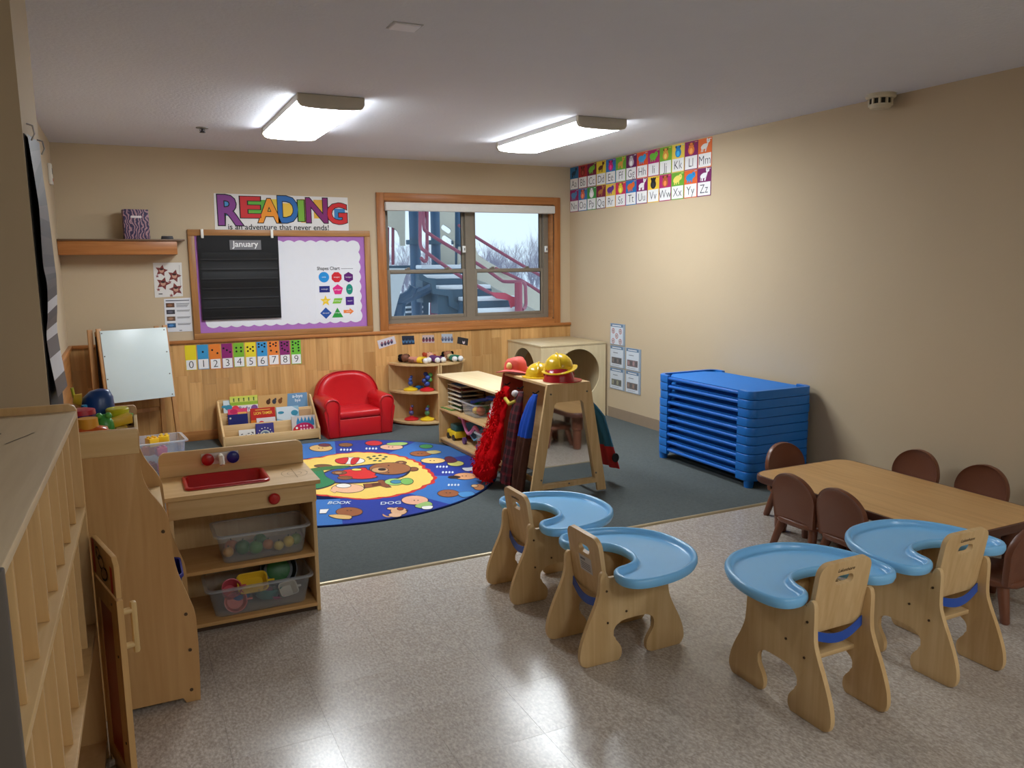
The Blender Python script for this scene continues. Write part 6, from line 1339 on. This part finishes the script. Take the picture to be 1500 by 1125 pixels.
# ================================================================== outside the window
SNOW = paint((226, 232, 240), 0.9, 0.1, 0.04, 0, 1.5, 0, 0.4)
GZ = -0.6
m = MB(SNOW); m.box(-60, 90, YB+0.2, 130, GZ-0.2, GZ); struct(m.build('ground', smooth=0))
BLU = paint((46, 84, 118), 0.4); RAIL = paint((150, 70, 96), 0.4); BEI = paint((206, 200, 184), 0.5); DKB = paint((52, 86, 110), 0.6)
pg = thing('playground_structure', 'snowy playground climber with blue posts, red rails, stairs and slides outside the window', 'playground', (3.6, 10.5, GZ))
pg_inv = Matrix.Translation((-3.6, -10.5, -GZ))
def o2(Y, x, y): return pg_inv @ on_y(Y, 540+x*0.2, 260+y*0.2)
def part(nm, mat): m = MB(mat); return m
for x, Y, top, bot, r in ((330, 10.6, 150, None, 0.075), (483, 11.2, 150, None, 0.07), (648, 11.6, 150, None, 0.06)):
    a = o2(Y, x, top); m = MB(BLU); m.cyl((a.x, a.y, 0), (a.x, a.y, a.z+1.2), r, n=16); m.build('post', pg)
    b = o2(Y, x, 490); m = MB(DKB); m.lathe([(r+0.03, 0), (r+0.03, 0.06)], (b.x, b.y, b.z), 16); m.build('post_collar', pg)
# deck and panels
def panel(Y, outline, holes, mat, nm, th=0.05):
    pts = [o2(Y, *q) for q in outline]; hs = [[o2(Y, *q) for q in h] for h in holes]
    m = MB(mat); m.prism([(p.x, p.z) for p in pts], 'y', pts[0].y, pts[0].y+th, holes=[[(p.x, p.z) for p in h] for h in hs]); return m.build(nm, pg)
def slot(cx, cy, L, r, a):
    o = []
    for i in range(8): b = a-PI/2+PI*i/7; o.append((cx+L*math.cos(a)+r*math.cos(b), cy+L*math.sin(a)+r*math.sin(b)))
    for i in range(8): b = a+PI/2+PI*i/7; o.append((cx-L*math.cos(a)+r*math.cos(b), cy-L*math.sin(a)+r*math.sin(b)))
    return o
panel(11.5, [(505, 130), (632, 130), (632, 640), (505, 640)], [slot(570, 378, 22, 20, 0.6), slot(585, 463, 32, 22, 0.6)], BEI, 'slotted_panel')
panel(10.9, [(60, 130), (268, 130), (268, 500), (235, 500), (232, 440), (215, 395), (185, 368), (150, 358), (100, 362), (60, 366)], [], BEI, 'arch_panel')
for x in (140, 178):
    a, b = o2(10.95, x, 365), o2(10.95, x, 640); m = MB(RAIL); m.cyl(b, a, 0.022, n=8); m.build('guard_bar', pg)
a, b = o2(10.9, 60, 640), o2(11.9, 660, 640); m = MB(DKB); m.box(min(a.x, b.x), max(a.x, b.x), a.y, b.y+0.2, min(a.z, b.z)-0.12, min(a.z, b.z)); m.build('deck', pg)
# stairs: four snowy treads climbing to the left
for k, (x0, x1, y, Y) in enumerate(((795, 1140, 980, 9.3), (700, 1090, 893, 9.55), (505, 900, 807, 9.8), (395, 760, 728, 10.05), (380, 690, 655, 10.3))):
    a, b = o2(Y, x0, y), o2(Y, x1, y); m = MB(DKB); m.box(a.x, b.x, a.y, a.y+0.27, a.z-0.34, a.z-0.03); s = m.build('step', pg, 0)
    m = MB(SNOW); m.box(a.x+0.01, b.x-0.01, a.y-0.01, a.y+0.25, a.z-0.03, a.z+0.025, 0.015); m.build('snow_cap', s)
# stringer seen as a stepped dark edge
pts = [(365, 690), (430, 735), (490, 740), (495, 815), (610, 825), (625, 905), (680, 930), (680, 985), (590, 940), (585, 870), (470, 850), (460, 780), (370, 745)]
panel(9.75, pts, [], DKB, 'stair_stringer', 0.06)
# handrails
def rail(Y0, Y1, pts, r=0.024, mat=RAIL, nm='handrail'):
    n = len(pts)-1; m = MB(mat); P = [o2(Y0+(Y1-Y0)*i/n, *q) for i, q in enumerate(pts)]; m.tube(crv([tuple(p) for p in P], 4, False), r, 8); return m.build(nm, pg)
rail(10.5, 9.2, [(405, 130), (403, 250), (405, 360), (440, 410), (660, 545), (840, 660), (960, 745), (1000, 762), (1110, 765), (1145, 785), (1150, 850), (1150, 940), (1125, 968)])
rail(10.3, 9.4, [(378, 130), (377, 400), (382, 505), (420, 545), (530, 628), (700, 740), (900, 850), (940, 862), (1080, 890)])
rail(10.4, 10.2, [(427, 130), (428, 400), (425, 590), (405, 612), (385, 590)])
rail(11.4, 10.2, [(660, 350), (775, 430), (1060, 605), (1260, 720), (1450, 830)])
rail(10.9, 9.9, [(700, 520), (790, 570), (900, 650), (1130, 760), (1300, 870)])
a, b = o2(9.2, 1097, 765), o2(9.2, 1097, 1400); m = MB(paint((160, 66, 92), 0.4)); m.cyl((a.x, a.y, 0), a, 0.05, n=12); m.build('rail_post', pg)
panel(9.3, [(890, 840), (1000, 845), (1080, 885), (1070, 940), (1045, 955), (1030, 900), (940, 885)], [], paint((196, 70, 96), 0.5), 'tread_guard', 0.03)
# two slides
def slide(Y, c0, c1, hw, mat, nm, k=10):
    m = MB(mat); R = []
    for i in range(k+1):
        f = i/k; x, y = c0[0]+(c1[0]-c0[0])*f, c0[1]+(c1[1]-c0[1])*f - 40*math.sin(PI*f)*0.4; p = o2(Y, x, y)
        R.append([(p.x, p.y-hw, p.z+0.16), (p.x, p.y-hw+0.04, p.z+0.18), (p.x, p.y-hw+0.06, p.z+0.02), (p.x, p.y, p.z-0.03), (p.x, p.y+hw-0.06, p.z+0.02), (p.x, p.y+hw-0.04, p.z+0.18), (p.x, p.y+hw, p.z+0.16), (p.x, p.y+hw-0.03, p.z-0.1), (p.x, p.y, p.z-0.16), (p.x, p.y-hw+0.03, p.z-0.1)])
    m.rings(R); return m.build(nm, pg, 60)
SO = crv([(775, 500), (800, 560), (850, 602), (960, 664), (1060, 724), (1150, 790), (1260, 842), (1400, 910), (1400, 1060), (1260, 990), (1130, 920), (980, 840), (860, 770), (775, 720)], 3)
panel(10.35, SO, [], BEI, 'slide_side', 0.06)
pw = [o2(10.35, *q) for q in SO]
m = MB(BEI); m.prism([(p.x, p.z) for p in pw], 'y', pw[0].y+0.55, pw[0].y+0.61); m.build('slide_side', pg)
top = [o2(10.35, x, y) for x, y in ((775, 640), (860, 700), (980, 760), (1130, 850), (1260, 915), (1400, 985))]
m = MB(SNOW); m.rings([[(p.x, top[0].y+0.06, p.z), (p.x, top[0].y+0.55, p.z), (p.x, top[0].y+0.55, p.z+0.03), (p.x, top[0].y+0.06, p.z+0.03)] for p in top]); m.build('slide_chute', pg)
pts = [(135, 665), (292, 665), (262, 740), (215, 900), (172, 1060), (80, 1300), (20, 1300), (100, 1000)]
panel(9.6, pts, [], paint((206, 214, 222), 0.5), 'slide_side', 0.35)
panel(9.55, [(135, 700), (150, 690), (30, 1200), (10, 1200)], [], SNOW, 'slide_snow', 0.05)
rail(9.9, 10.0, [(330, 800), (300, 850), (230, 890), (235, 900), (370, 850), (470, 800)], 0.06, BLU, 'curved_brace')
rail(9.9, 10.3, [(215, 1040), (235, 920), (300, 870), (420, 830), (475, 845)], 0.075, BLU, 'curved_brace')
for x0, x1, y0, y1, c in ((270, 440, 880, 1100, DKB), (540, 590, 880, 1100, BLU), (590, 690, 940, 1100, DKB)):
    panel(10.9, [(x0, y0), (x1, y0), (x1, y1), (x0, y1)], [], c, 'lower_panel')
for x in (290, 375):
    for y in (945, 980, 1025): panel(10.85, [(x-15, y), (x+25, y-4), (x+25, y+12), (x-15, y+14)], [], SNOW, 'snow_patch', 0.03)
rail(10.7, 10.7, [(465, 870), (462, 1000), (470, 1060)], 0.03, paint((150, 80, 110), 0.5), 'climbing_chain'); rail(10.7, 10.7, [(490, 870), (492, 1000), (484, 1060)], 0.03, paint((150, 80, 110), 0.5), 'climbing_chain')
# bare winter trees
TW = paint((150, 146, 164), 0.9, 0.1, 0.15)
def tree_mesh(seed, h, levels):
    rr = random.Random(seed); m = MB(TW)
    def br(p, d, L, r, lv):
        q = p+d*L; m.tube([p, (p+q)/2+Vector((rr.uniform(-.05, .05), rr.uniform(-.05, .05), 0))*L, q], r, 4, [r, r*0.8, r*0.6])
        if lv == 0: return
        for k in range(rr.choice((3, 4))):
            nd = (d+Vector((rr.uniform(-.6, .6), rr.uniform(-.6, .6), rr.uniform(0.1, .6)))).normalized(); br(p+d*L*rr.uniform(0.55, 1), nd, L*rr.uniform(0.55, 0.8), r*0.55, lv-1)
    for s in range(4): br(Vector((rr.uniform(-.5, .5), rr.uniform(-.5, .5), 0)), Vector((rr.uniform(-.3, .3), rr.uniform(-.3, .3), 1)).normalized(), h*0.36, h*0.007, levels)
    o = m.build('bare_tree', None, 0); return o
protos = [tree_mesh(s, 3.0, 5) for s in (1, 2, 3)]
spots = []
for i in range(24): spots.append(((6.6, 8.4, 9.4)[i % 3]+(i//3)*1.7, (25, 30, 35)[i % 3]+random.uniform(-.3, .3), (0.82, 0.97, 1.12)[i % 3]*random.uniform(0.9, 1.08)))
for i, (x, y, s) in enumerate(spots):
    o = protos[i] if i < 3 else protos[i % 3].copy()
    if i >= 3: COL.objects.link(o)
    o.location = (x, y, GZ); o.scale = (s, s, s); o.rotation_euler = (0, 0, i*1.7)
    tag(o, 'bare grey winter tree in the thicket beyond the playground', 'tree', 'bare trees beyond the playground')
o = protos[1].copy(); COL.objects.link(o); o.location = (9.75, 17.5, GZ); o.scale = (0.95, 0.95, 1.15); tag(o, 'taller bare tree nearer the window, beside the slide', 'tree')
